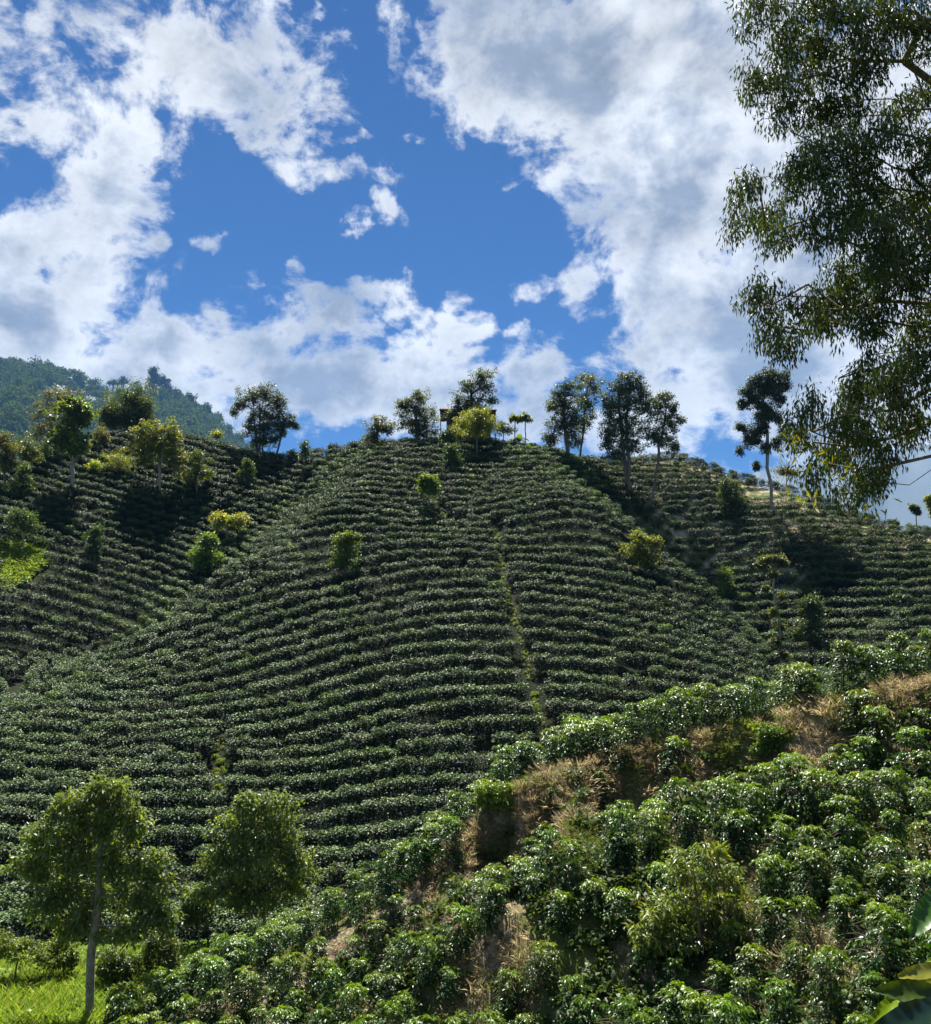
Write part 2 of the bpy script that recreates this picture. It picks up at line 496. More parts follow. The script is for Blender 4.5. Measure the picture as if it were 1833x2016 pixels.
gx = axis([(-6000,-1000,700),(-1000,-200,60),(-200,-100,8),(-100,-17,1.3),(-17,22,.22),(22,100,1.3),(100,200,8),(200,1000,60),(1000,6000,700)])
gy = axis([(-1000,-100,100),(-100,3,6),(3,18,.5),(18,33,.2),(33,37,.5),(37,150,1.1),(150,260,8),(260,1000,60),(1000,8000,700)])
GX, GY = np.meshgrid(gx, gy)
GZ = T(GX, GY)
gzx = np.gradient(GZ, axis=1) / np.gradient(GX, axis=1)
gzy = np.gradient(GZ, axis=0) / np.gradient(GY, axis=0)
slope = np.hypot(gzx, gzy)
nearm = ((GY > 5) & (GY < 36) & (GX > -16) & (GX < 24))
bank = nearm * sstep(slope, .55, 1.0)
GZ = GZ + nearm * .10 * fbm_np(GX, GY, 1, 4, .9) + bank * (.20 * fbm_np(GX, GY + GZ, 3, 4, .9) + .12 * fbm_np(GX + GZ, GY, 4, 3, 3.2))
GZ = GZ + (~nearm) * ((GY > 36) & (GY < 170)) * .12 * fbm_np(GX, GY, 2, 3, .4)
zone = np.zeros(GX.shape + (3,))
fg_h = H2(np.clip(GX, -40, 60), np.clip(GY, -20, 48))
is_fg = nearm * sstep(fg_h - H1(GX, GY), -.2, .3)
zone[..., 0] = is_fg                                         # dry grass and earth of the near spur
zone[..., 1] = ((GY > 18) & (GY < 38) & (GX < 2) & (GX > -40)) * (1 - is_fg)   # lawn in the hollow
zone[..., 2] = ((GX > 18) & (GY > 95) & (GY < 135))           # trodden path by the skyline trees
ny, nx = GX.shape
idx = np.arange(ny * nx).reshape(ny, nx)
F = np.stack([idx[:-1, :-1], idx[:-1, 1:], idx[1:, 1:], idx[1:, :-1]], -1).reshape(-1, 4)
gme = mesh_faces('ground', np.stack([GX, GY, GZ], -1).reshape(-1, 3), F, zone.reshape(-1, 3), True)

def ground_material():
    m, w = new_mat('ground_soil')
    zn = w.n('ShaderNodeSeparateColor'); w.set(zn.inputs[0], w.n('ShaderNodeAttribute', attribute_name='tint').outputs['Color'])
    tc = w.n('ShaderNodeTexCoord').outputs['Object']
    n1 = w.noise(tc, .55, 6, .6); n2 = w.noise(tc, 5.0, 6, .7); n3 = w.noise(tc, 22.0, 4, .7)
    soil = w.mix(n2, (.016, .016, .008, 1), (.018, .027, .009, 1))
    straw = w.mix(w.ramp(n2, .38, .66), (.10, .075, .046, 1), (.44, .37, .23, 1))
    straw = w.mix(w.ramp(n1, .44, .60), straw, w.mix(n3, (.06, .085, .02, 1), (.17, .19, .05, 1)))
    straw = w.mix(w.ramp(n3, .55, .75, 0, .7), straw, (.07, .05, .03, 1))
    lawn = w.mix(n2, (.08, .16, .015, 1), (.16, .26, .03, 1))
    path = w.mix(w.ramp(n1, .45, .6), (.10, .13, .035, 1), (.45, .38, .25, 1))
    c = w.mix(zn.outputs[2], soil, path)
    c = w.mix(zn.outputs[1], c, lawn)
    c = w.mix(zn.outputs[0], c, straw)
    pb = w.n('ShaderNodeBsdfPrincipled'); w.set(pb.inputs['Base Color'], c)
    pb.inputs['Roughness'].default_value = .95; pb.inputs['Specular IOR Level'].default_value = .1
    bp = w.n('ShaderNodeBump'); bp.inputs['Strength'].default_value = .9; bp.inputs['Distance'].default_value = .12
    w.set(bp.inputs['Height'], w.math('ADD', n2, w.math('MULTIPLY', n3, .5))); w.t.links.new(bp.outputs[0], pb.inputs['Normal'])
    o = w.n('ShaderNodeOutputMaterial'); w.t.links.new(pb.outputs[0], o.inputs[0])
    return m
ground = tag(link_mesh('ground', gme, mat=ground_material()), kind='structure')

# ------------------------------------------------------------------ scattering with geometry nodes
def scatter(name, label, P, rot, scl, pick, meshes, mat, cat=None, group=None):
    """one 'stuff' object: copies of small meshes on points"""
    src = bpy.data.collections.new(name + '_kinds')
    for i, me in enumerate(meshes):
        o = bpy.data.objects.new('%s_kind_%02d' % (name, i), me)
        if not me.materials: me.materials.append(mat)
        src.objects.link(o)
    me = bpy.data.meshes.new(name)
    P = np.asarray(P, dtype=np.float32)
    me.vertices.add(len(P)); me.vertices.foreach_set('co', P.ravel())
    a = me.attributes.new('turn', 'FLOAT_VECTOR', 'POINT'); a.data.foreach_set('vector', np.asarray(rot, np.float32).ravel())
    a = me.attributes.new('size', 'FLOAT_VECTOR', 'POINT'); a.data.foreach_set('vector', np.asarray(scl, np.float32).ravel())
    a = me.attributes.new('pick', 'INT', 'POINT'); a.data.foreach_set('value', np.asarray(pick, np.int32))
    o = bpy.data.objects.new(name, me); COL.objects.link(o)
    g = bpy.data.node_groups.new(name + '_scatter', 'GeometryNodeTree')
    g.interface.new_socket('Geometry', in_out='INPUT', socket_type='NodeSocketGeometry')
    g.interface.new_socket('Geometry', in_out='OUTPUT', socket_type='NodeSocketGeometry')
    N = g.nodes; Lk = g.links
    gi = N.new('NodeGroupInput'); go = N.new('NodeGroupOutput')
    ci = N.new('GeometryNodeCollectionInfo'); ci.inputs['Collection'].default_value = src
    ci.inputs['Separate Children'].default_value = True; ci.inputs['Reset Children'].default_value = True
    ip = N.new('GeometryNodeInstanceOnPoints'); ip.inputs['Pick Instance'].default_value = True
    def attr(nm, ty):
        n = N.new('GeometryNodeInputNamedAttribute'); n.data_type = ty; n.inputs['Name'].default_value = nm
        return n.outputs['Attribute']
    Lk.new(gi.outputs[0], ip.inputs['Points']); Lk.new(ci.outputs[0], ip.inputs['Instance'])
    Lk.new(attr('pick', 'INT'), ip.inputs['Instance Index'])
    Lk.new(attr('turn', 'FLOAT_VECTOR'), ip.inputs['Rotation'])
    Lk.new(attr('size', 'FLOAT_VECTOR'), ip.inputs['Scale'])
    Lk.new(ip.outputs[0], go.inputs[0])
    md = o.modifiers.new('scatter', 'NODES'); md.node_group = g
    return tag(o, label, cat, group, 'stuff')

# ------------------------------------------------------------------ coffee bush
def coffee_bush(seed, H, Rm, nb, per, L, W, dark, young, full=True, yb=.3):
    """upright stem, tiers of drooping side branches with paired glossy leaves"""
    r = np.random.default_rng(seed)
    h = H * (.06 + .94 * r.random(nb) ** .85)
    az = r.random(nb) * 2 * np.pi
    t = h / H
    reach = Rm * np.sqrt(np.clip(1 - ((t - .38) / .66) ** 2, .04, 1)) * r.uniform(.55, 1.22, nb)
    s = np.linspace(.32, 1.0, per)[None, :].repeat(nb, 0) + r.uniform(-.04, .04, (nb, per))
    out = np.stack([np.cos(az), np.sin(az), 0 * az], 1)
    side = np.stack([-np.sin(az), np.cos(az), 0 * az], 1)
    rise = (.30 * (t > .7) + .12)[:, None]
    zc = h[:, None] + reach[:, None] * (rise * s * 1.6 - .55 * s ** 2.2)
    C = out[:, None] * (reach[:, None] * s)[..., None]
    C[..., 2] = zc
    par = np.where(np.arange(per)[None] % 2 == 0, 1, -1).repeat(nb, 0)
    A = out[:, None] * .55 + side[:, None] * (par * r.uniform(.3, 1.0, (nb, per)))[..., None] + np.array([0, 0, -1.0]) * r.uniform(.05, .75, (nb, per))[..., None]
    S = np.cross(A, np.array([0, 0, 1.0])) + r.normal(0, .25, A.shape)
    C, A, S = C.reshape(-1, 3), A.reshape(-1, 3), S.reshape(-1, 3)
    n = len(C)
    fresh = np.clip((np.repeat(t, per) - .72) * 2.2, 0, 1) * yb / .3 * .8 + (s.ravel() > .88) * yb * r.random(n) + r.normal(0, .08, n)
    fresh = np.clip(fresh, 0, 1)[:, None]
    tint = np.array(dark)[None] * (1 - fresh) + np.array(young)[None] * fresh
    tint *= r.uniform(.75, 1.25, (n, 1))
    V, F, Tn = leaf_arrays(C + r.normal(0, .02, C.shape), A, S, L * r.uniform(.7, 1.15, n), W * r.uniform(.8, 1.15, n), tint, full=full)
    return V, F, Tn

def stem_mesh(seed, H):
    r = np.random.default_rng(seed)
    P = [(0, 0, -.15), (r.normal(0, .02), r.normal(0, .02), H * .4), (r.normal(0, .03), r.normal(0, .03), H * .9)]
    parts = [tube_arrays(P, [.03, .022, .008], 5)]
    for k in range(6):
        a = r.random() * 6.28; z = H * r.uniform(.2, .75); q = H * .28
        parts.append(tube_arrays([(0, 0, z), (math.cos(a) * q, math.sin(a) * q, z + .06), (math.cos(a) * q * 1.7, math.sin(a) * q * 1.7, z - .02)], [.01, .008, .004], 4))
    V, F, Tn = join_arrays(parts)
    return mesh_faces('coffee_stem', V, F, Tn, True)

DARK = (.018, .062, .008); YOUNG = (.17, .275, .012)
near_kinds, far_kinds = [], []
for i in range(9):
    H = 1.25 + .12 * (i % 4)
    me = mesh_faces('coffee_foliage', *coffee_bush(100 + i, H, .56 + .05 * (i % 3), 98, 13, .13, .052, DARK, YOUNG, True, .36 + .14 * (i % 3)))
    me.materials.append(M['coffee'])
    st = stem_mesh(200 + i, H); st.materials.append(M['stem'])
    near_kinds.append((me, st, H))
def hedge_bush(seed, n=1000, fresh_off=0.0):
    """dense coffee bush as it grows in a closed hedge: long along x, flat domed top"""
    r = np.random.default_rng(seed)
    lumps = [(r.uniform(-.5, .5), r.uniform(-.14, .14), r.uniform(.95, 1.2), r.uniform(.26, .37)) for _ in range(11)]
    lumps += [(r.uniform(-.45, .45), r.uniform(-.12, .12), r.uniform(.3, .75), r.uniform(.34, .42)) for _ in range(6)]
    lumps = np.array(lumps)
    k = r.choice(len(lumps), n, p=lumps[:, 3] ** 2 / np.sum(lumps[:, 3] ** 2))
    d = nrm(r.normal(size=(n, 3))); d[:, 2] = np.where(r.random(n) < .5, np.abs(d[:, 2]), d[:, 2])
    C = lumps[k, :3] + d * (lumps[k, 3] * r.uniform(.72, 1.0, n))[:, None]
    C[:, 2] = np.maximum(C[:, 2], .05)
    A = d * np.array([1, 1, .25]) + np.array([0, 0, -.28]) + r.normal(0, .38, (n, 3))
    S = np.cross(A, np.array([0, 0, 1.0])) + r.normal(0, .28, (n, 3))
    fresh = np.clip((C[:, 2] - .98) * 1.3 + fresh_off + r.normal(0, .16, n), 0, 1)[:, None]  # blend by height paints sunlit tops over shaded sides, besides new growth
    tint = (np.array(DARKF) * (1 - fresh) + np.array(LIT_YOUNGF) * fresh) * r.uniform(.7, 1.3, (n, 1))
    return leaf_arrays(C, A, S, .125 * r.uniform(.8, 1.3, n), .072 * r.uniform(.8, 1.25, n), tint, fold=.12, droop=.12, full=False)

DARKF = (.012, .031, .009); LIT_YOUNGF = (.115, .195, .032)  # second tone carries sunlight on the hedge tops as well as new growth
for i in range(12):
    me = mesh_faces('coffee_bush_foliage', *hedge_bush(300 + i, fresh_off=(.0, .05, .0, .12, .0, .30, .02, .0, .08, .0, .5, .6)[i]))
    me.materials.append(M['coffee_far'])
    far_kinds.append(me)

# ---- rows on the main hill, traced
ROWS = {
 4:[(606,1524),(689,1511),(837,1491),(1019,1486)], 3:[(606,1567),(755,1540),(904,1526),(963,1530)], 2:[(606,1603),(755,1580),(870,1569),(937,1570)],
 1:[(606,1646),(738,1623),(887,1612)], 0:[(616,1679),(705,1666),(768,1656)], 5:[(639,1488),(771,1471),(904,1458),(1069,1454)],
 7:[(606,1457),(755,1404),(904,1384),(1036,1384)], 9:[(606,1384),(738,1347),(920,1321),(1029,1328),(1052,1321),(1135,1321),(1212,1337)],
 13:[(606,1265),(755,1225),(937,1207),(1019,1220),(1102,1212),(1212,1235),(1227,1238),(1359,1268),(1491,1314)],
 15:[(606,1209),(738,1189),(904,1162),(996,1172),(1010,1164),(1095,1172),(1212,1199)], 18:[(606,1150),(755,1113),(904,1099),(980,1112),(1227,1126),(1326,1169),(1458,1242)],
 6:[(1079,1408),(1152,1410),(1201,1416)], 10.9:[(1227,1285),(1326,1291),(1425,1311)],
 5.6:[(0,1487),(109,1503),(236,1492),(400,1482)], 4.4:[(0,1518),(91,1534),(218,1533),(364,1520),(426,1521)], 3.2:[(0,1556),(109,1564),(273,1560),(418,1552),(473,1549)],
 2.1:[(0,1593),(73,1602),(298,1590),(400,1584)], 1.1:[(302,1620),(393,1622)], 0.01:[(0,1669),(316,1662),(378,1665)], -.9:[(345,1702)],
 9.01:[(99,1440),(231,1445),(331,1425),(479,1408)], 6.7:[(0,1455),(66,1463),(231,1468),(364,1457)], 13.01:[(298,1338),(463,1304)], 17:[(231,1292),(397,1235),(606,1172)],
 19.7:[(646,1099),(804,1066),(963,1066)], 25:[(911,1010),(983,988),(1082,968),(1181,984),(1241,1040)], 22:[(1023,1050),(1102,1024),(1201,1020),(1261,1048)],
 26:[(725,975),(824,984)], 23.3:[(606,1020),(725,1005),(824,1020)], 31:[(785,924),(884,921),(1042,921)], 36:[(884,866)],
}
rp, rv_ = [], []
for k, pts in ROWS.items():
    for u, v in pts:
        h = hit(u, v, 1.35, 36)
        if h is not None and h[1] > 36:
            rp.append(h[:2]); rv_.append(round(k, 1))
RF = tps_fit(rp, rv_, 2e-2)

def poly_xy(pts):
    return np.array([pix(u, v, y)[:2] for u, v, y in pts])
MAIN_POLY = poly_xy([(-500,1440,54),(-200,1430,57),(0,1412,60.5),(150,1330,70),(300,1232,80),(430,1118,90),(560,985,108),(640,925,112),(720,885,118),(930,860,124),(1060,872,119),(1150,915,110),
                     (1250,1042,101),(1400,1152,92),(1540,1290,80),(1650,1380,68),(1600,1500,40)])
MAIN_POLY = np.vstack([MAIN_POLY, [(10, 34), (-40, 33)]])

def in_poly(x, y, poly):
    c = np.zeros(x.shape, bool); n = len(poly); j = n - 1
    for i in range(n):
        xi, yi = poly[i]; xj, yj = poly[j]
        c ^= ((yi > y) != (yj > y)) & (x < (xj - xi) * (y - yi) / (yj - yi + 1e-12) + xi)
        j = i
    return c

def iso_points(Fv, x, y, mask, step, reject, r):
    """points along the integer level lines of a field"""
    out = []
    nx, ny = len(x), len(y)
    lo = int(np.floor(Fv[mask].min())); hi = int(np.ceil(Fv[mask].max()))
    cells = {}
    for lev in range(lo, hi + 1):
        pts = []
        for ax in (0, 1):
            A = Fv if ax == 1 else Fv.T
            d0 = A[:, :-1] - lev; d1 = A[:, 1:] - lev
            ii, jj = np.nonzero((d0 * d1 < 0))
            t = d0[ii, jj] / (d0[ii, jj] - d1[ii, jj])
            if ax == 1:
                pts.append(np.stack([x[jj] + t * (x[jj + 1] - x[jj]), y[ii]], 1))
            else:
                pts.append(np.stack([x[ii], y[jj] + t * (y[jj + 1] - y[jj])], 1))
        pts = np.concatenate(pts)
        if not len(pts): continue
        pts = pts[np.lexsort((pts[:, 1], np.round(pts[:, 0], 1)))]
        for px, py in pts:
            k = (int(px // reject), int(py // reject)); ok = True
            for a in (-1, 0, 1):
                for b in (-1, 0, 1):
                    for qx, qy in cells.get((k[0] + a, k[1] + b), ()):
                        if (qx - px) ** 2 + (qy - py) ** 2 < reject * reject: ok = False; break
                    if not ok: break
                if not ok: break
            if ok:
                cells.setdefault(k, []).append((px, py)); out.append((px, py))
    return np.array(out)

hx = np.arange(-75, 90, .4); hy = np.arange(35.5, 140, .4)
HX, HY = np.meshgrid(hx, hy)
RV = RF(HX, HY)
ZV = T(HX, HY) / 1.04 + .30 * HX * sstep(-HX, -8, 12) + .25 * value_noise(HX * .09, HY * .09, 5)
bm = in_poly(HX, HY, MAIN_POLY)
pm = iso_points(np.where(bm, RV, 1e6), hx, hy, bm, .4, .86, rng)
pm = pm[in_poly(pm[:, 0], pm[:, 1], MAIN_POLY)]
po = iso_points(np.where(~bm, ZV, 1e6), hx, hy, ~bm, .4, .95, rng)
po = po[~in_poly(po[:, 0], po[:, 1], MAIN_POLY)]

def near_polyline(P, line, w):
    P = np.asarray(P); m = np.zeros(len(P), bool)
    for a, b in zip(line[:-1], line[1:]):
        ab = b - a; t = np.clip(((P - a) @ ab) / (ab @ ab), 0, 1)
        m |= np.linalg.norm(P - (a + t[:, None] * ab), axis=1) < w
    return m
def ground_line(pts):
    return np.array([hit(u, v, .6, 36)[:2] for u, v in pts])
PATH1 = ground_line([(975,1030),(985,1090),(1003,1180),(1022,1240),(1040,1300),(1052,1360),(1068,1420),(1085,1485)])
PATH2 = ground_line([(440,1440),(434,1500),(432,1550)])
PATH3 = ground_line([(840,935),(858,985),(900,1030)])
pm = pm[~(near_polyline(pm, PATH1, .5) | near_polyline(pm, PATH2, .6) | near_polyline(pm, PATH3, .8))]
TREE_SPOTS = []   # (x, y, r) cleared round the trees, filled below
GRASS_GAP = [(0,1065),(90,1065),(95,1110),(40,1150),(0,1165)]
fx_, fy_ = np.meshgrid(np.arange(-60, 80, 1.15), np.arange(40, 128, 1.15))
fill = np.column_stack([fx_.ravel(), fy_.ravel()]) + rng.normal(0, .12, (fx_.size, 2))
_cells = {}
for a_, b_ in np.concatenate([pm, po]): _cells.setdefault((int(a_ // 1.4), int(b_ // 1.4)), []).append((a_, b_))
def lonely(a_, b_):
    k = (int(a_ // 1.4), int(b_ // 1.4))
    return not any((qx - a_) ** 2 + (qy - b_) ** 2 < 1.96 for i in (-1, 0, 1) for j in (-1, 0, 1) for qx, qy in _cells.get((k[0] + i, k[1] + j), ()))
fill = np.array([q for q in fill if lonely(*q)])
fill = fill[~(near_polyline(fill, PATH1, 1.3) | near_polyline(fill, PATH2, 1.2) | near_polyline(fill, PATH3, 1.4))]
po = np.concatenate([po, fill])
allp = np.concatenate([pm, po])
is_main = np.arange(len(allp)) < len(pm)
allp = allp + rng.normal(0, .03, allp.shape)
az_ = T(allp[:, 0], allp[:, 1])
# drop what no nearby viewpoint could see
uu, vv = CU + FV * allp[:, 0] / (allp[:, 1] * cp), 0
keep = (uu > -260) & (uu < 2100)
for s in np.linspace(.35, .985, 60):
    zt = T(allp[:, 0] * s, allp[:, 1] * s) + .2
    keep &= ~(zt > (az_ + 3.2) * s)
pu = np.array([proj((a, b, c + 1)) for a, b, c in zip(allp[:, 0], allp[:, 1], az_)])
ggap = in_poly(pu[:, 0], pu[:, 1], np.array(GRASS_GAP, float))
terr = in_poly(pu[:, 0], pu[:, 1], np.array([(1455,948),(1580,962),(1585,982),(1450,965)], float))
keep &= ~ggap & ~terr & ((az_ > -11.25) | ((pu[:, 0] < 640) & (pu[:, 1] < 1835)))
keep &= ~((rng.random(len(allp)) < .02))
allp, az_, is_main, pu = allp[keep], az_[keep], is_main[keep], pu[keep]
def level_dir(field, P):
    e = .5
    gx_ = field(P[:, 0] + e, P[:, 1]) - field(P[:, 0] - e, P[:, 1]); gy_ = field(P[:, 0], P[:, 1] + e) - field(P[:, 0], P[:, 1] - e)
    return np.arctan2(-gx_, gy_)
row_dir = np.where(is_main, level_dir(RF, allp), level_dir(lambda a, b: T(a, b) / 1.04 + .30 * a * sstep(-a, -8, 12), allp)) + np.where(rng.random(len(allp)) < .5, 0, np.pi) + rng.normal(0, .12, len(allp))

FARCUT = 300   # bushes that show largest are things of their own, the rest one mass
# ---- bushes of the near spur
BANK = np.array([(905,1640),(1000,1560),(1130,1512),(1270,1482),(1450,1442),(1650,1388),(1833,1352),(1900,1340),(1900,1560),(1760,1560),(1700,1500),(1620,1500),(1560,1520),(1450,1500),(1380,1540),(1250,1500),(1170,1520),
                 (1160,1560),(1190,1640),(1195,1720),(1120,1730),(1060,1640),(1000,1700),(920,1720)], float)
CLEAR = [(870,1800,38,75),(640,1850,26,60),(1045,1930,20,50),(1190,1980,30,36),(1500,1560,60,30),(1620,1480,45,40),(1780,1480,45,90),(1010,1640,80,50),(760,1840,14,45),(950,1700,40,30),(1240,1590,20,18),(1720,1880,50,22)]
spots = []
sx = .93
row = 0
for yy in np.arange(14.5, 33, .88):
    row += 1
    for xx in np.arange(-14, 18, sx):
        x = xx + (row % 2) * sx * .5 + rng.normal(0, .13); y = yy + rng.normal(0, .12)
        h2 = float(H2(np.array([x]), np.array([y]))[0]); h1 = float(H1(np.array([x]), np.array([y]))[0])
        if h2 < h1 + .25: continue
        z = Tz(x, y)
        u, v = proj((x, y, z))
        if u < 150 or u > 1990 or v > 2170: continue
        d = 0
        crest_v = np.interp(u, [250,400,600,780,920,1000,1130,1270,1450,1650,1833], [2065,1985,1882,1772,1655,1572,1518,1480,1440,1385,1350])
        if in_poly(np.array([u]), np.array([v]), BANK)[0]: continue
        if any(((u - a) / c) ** 2 + ((v - b) / e) ** 2 < 1 for a, b, c, e in CLEAR): continue
        if v < crest_v + 8 and y > 26 and u > 900: continue
        sl = math.hypot(Tz(x + .2, y) - Tz(x - .2, y), Tz(x, y + .2) - Tz(x, y - .2)) / .4
        if sl > 1.15 and u > 900: continue
        if rng.random() < .05: continue
        spots.append((x, y, z, rng.uniform(.56, .95), 'slope'))
# the row along the crest of the spur
cr = np.array([pix(u, v, y)[:2] for u, v, y in crest] + [(17.5, 26.3)])
cr = cr[np.argsort(cr[:, 0])]
cl = np.concatenate([[0], np.cumsum(np.linalg.norm(np.diff(cr, axis=0), axis=1))])
for off, prob in ((.95, 1.0), (1.95, .8)):
    for s in np.arange(.3, cl[-1], .82):
        x = np.interp(s, cl, cr[:, 0]); y = np.interp(s, cl, cr[:, 1]) + off
        x += rng.normal(0, .1); y += rng.normal(0, .1)
        if rng.random() > prob: continue
        z = Tz(x, y)
        spots.append((x, y, z, rng.uniform(.85, 1.1) * (.72 if x < -1 else 1.0), 'crest'))
for u, v, sc in [(1225,1565,.8),(1700,1475,1.0),(1730,1520,1.0),(1800,1560,1.0),(1570,1600,.95),(1090,1615,.45),(1820,1470,.7),(1330,1570,.9),(1180,1600,.6)]:
    h = hit(u, v, 0, 8)
    spots.append((h[0], h[1], h[2], sc, 'bank'))
print('near bushes', len(spots), [sum(s[4] == k for s in spots) for k in ('slope', 'crest', 'bank')])

LABEL_BUSH = {
 'slope': 'glossy green coffee bush planted on the near slope below the bare bank',
 'crest': 'leafy coffee bush in the row along the top of the bare brown bank',
 'bank': 'lone coffee bush rooted in the bare brown bank face',
 'hill': 'dark coffee bush in the lowest hedge rows of the big hill across the hollow'}
GROUP_BUSH = {'slope': 'coffee bushes on the near slope', 'crest': 'coffee bushes along the bank top', 'bank': 'coffee bushes on the bank face', 'hill': 'coffee bushes in the lowest hill rows'}

def bush_words(where, x, y, z, s):
    u, v = proj((x, y, z + .5))
    if where == 'slope':
        cv = np.interp(u, [250,400,600,780,920,1000,1130,1270,1450,1650,1833], [2065,1985,1882,1772,1655,1572,1518,1480,1440,1385,1350])
        a = 'just below the bare bank' if v < cv + 200 else ('in mid slope' if v < 1850 else 'along the lower edge')
        c = ['near the bright grass', 'left of the straw strip', 'near the long leaved tree', 'at the right end'][int(np.searchsorted([700, 1080, 1480], u))]
        size = 'small' if s < .68 else ('medium' if s < .84 else 'large')
        return '%s glossy coffee bush %s, %s' % (size, a, c), 'coffee bushes on the near slope: %s %s %s' % (size, a, c)
    if where == 'crest':
        c = ['low left end of the row', 'part above the dark notch of the bank', 'part above the lit straw rib', 'high right end of the row'][int(np.searchsorted([800, 1110, 1420], u))]
        r = 'front' if (y - np.interp(x, cr[:, 0], cr[:, 1])) < 1.45 else 'back'
        return 'coffee bush on the bank top, %s line, %s' % (r, c), 'coffee bushes along the bank top: %s line, %s' % (r, c)
    if where == 'hill':
        c = 'left of the rounded shade tree' if u < 440 else ('behind the rounded shade tree' if u < 620 else 'right of the rounded shade tree')
        return 'dark coffee bush in the lowest hedge rows of the big hill, %s' % c, 'coffee bushes in the lowest hill rows: %s' % c
    return LABEL_BUSH[where], GROUP_BUSH[where]
BANK_LABELS = iter(['coffee bush on the bank foot right of the straw rib, leaning to the shade', 'coffee bush high on the bank under the right crest plants', 'second coffee bush down the right bank face',
 'coffee bush at the foot of the bank by the right picture edge', 'coffee bush below the leafy bank shrub', 'tiny pale coffee sapling alone in the dark notch of the bank', 'small coffee bush high on the bank at the right picture edge',
 'coffee bush between the straw rib and the leafy bank shrub', 'small coffee bush clinging to the bank just right of the straw rib'])

def bush_thing(k, x, y, z, s, rz, where, kinds):
    me, st, H = kinds[k]
    lab, grp = bush_words(where, x, y, z, s)
    if where == 'bank': lab, grp = next(BANK_LABELS), None
    e = empty('coffee_bush', (x, y, z - .03), lab, 'coffee bush', grp)
    e.rotation_euler = (rng.normal(0, .06), rng.normal(0, .06), rz)
    e.scale = (s, s, s * rng.uniform(.9, 1.15))
    link_mesh('foliage', me, e); link_mesh('stem', st, e)
    return e
for (x, y, z, s, w_) in spots:
    bush_thing(int(rng.integers(len(near_kinds))), x, y, z, s, rng.random() * 6.28, w_, near_kinds)
n_far_things = max(0, FARCUT - len(spots))
order = np.argsort(allp[:, 1] - .0)
vis = (pu[:, 0] > -10) & (pu[:, 0] < 1843) & (pu[:, 1] < 1990)
order = [i for i in order if vis[i] and allp[i, 1] > 38][:n_far_things]
far_things = [(me, near_kinds[i % 9][1], 1.4) for i, me in enumerate(far_kinds)]
for i in order:
    bush_thing(int(rng.integers(len(far_things))), allp[i, 0], allp[i, 1], az_[i], rng.uniform(.95, 1.12), row_dir[i], 'hill', far_things)
rest = np.ones(len(allp), bool); rest[order] = False
P = np.column_stack([allp[rest], az_[rest] - .05])
n = len(P)
sc = rng.uniform(.94, 1.08, n) * (1 + .07 * value_noise(P[:, 0] * .12, P[:, 1] * .12, 6))
young_zone = (P[:, 1] > 100) & (P[:, 0] > 22)
sc = np.where(young_zone, sc * .85, sc)
SEAM_L = ground_line([(705,905),(640,940),(560,984),(500,1040),(432,1112),(360,1172),(290,1238)])
SEAM_R = ground_line([(1040,890),(1130,935),(1210,1010),(1280,1075),(1390,1150),(1500,1250)])
picks = rng.integers(0, 10, n)
pale_w = np.where(near_polyline(P[:, :2], SEAM_L, 3.2) | near_polyline(P[:, :2], SEAM_R, 2.6), .55, np.where((P[:, 1] > 100) & (P[:, 0] > 4) & (P[:, 0] < 16), .35, .03))  # pale bushes paint in the sunlit seams; young growth on the hilltop
picks = np.where(rng.random(n) < pale_w, rng.integers(10, 12, n), picks)
scatter('coffee_bushes', 'rows of dark coffee bushes covering the hillsides above the lowest rows', P,
        np.column_stack([rng.normal(0, .06, n), rng.normal(0, .06, n), row_dir[rest]]),
        np.column_stack([sc * 1.14, sc, sc * rng.uniform(.92, 1.1, n)]), picks, far_kinds, M['coffee_far'],
        'coffee bushes')

# ------------------------------------------------------------------ trees
def ball(n, r, seed_rng):
    d = seed_rng.normal(size=(n, 3)); d = nrm(d)
    return d * (seed_rng.random((n, 1)) ** (1 / 2.2)) * r

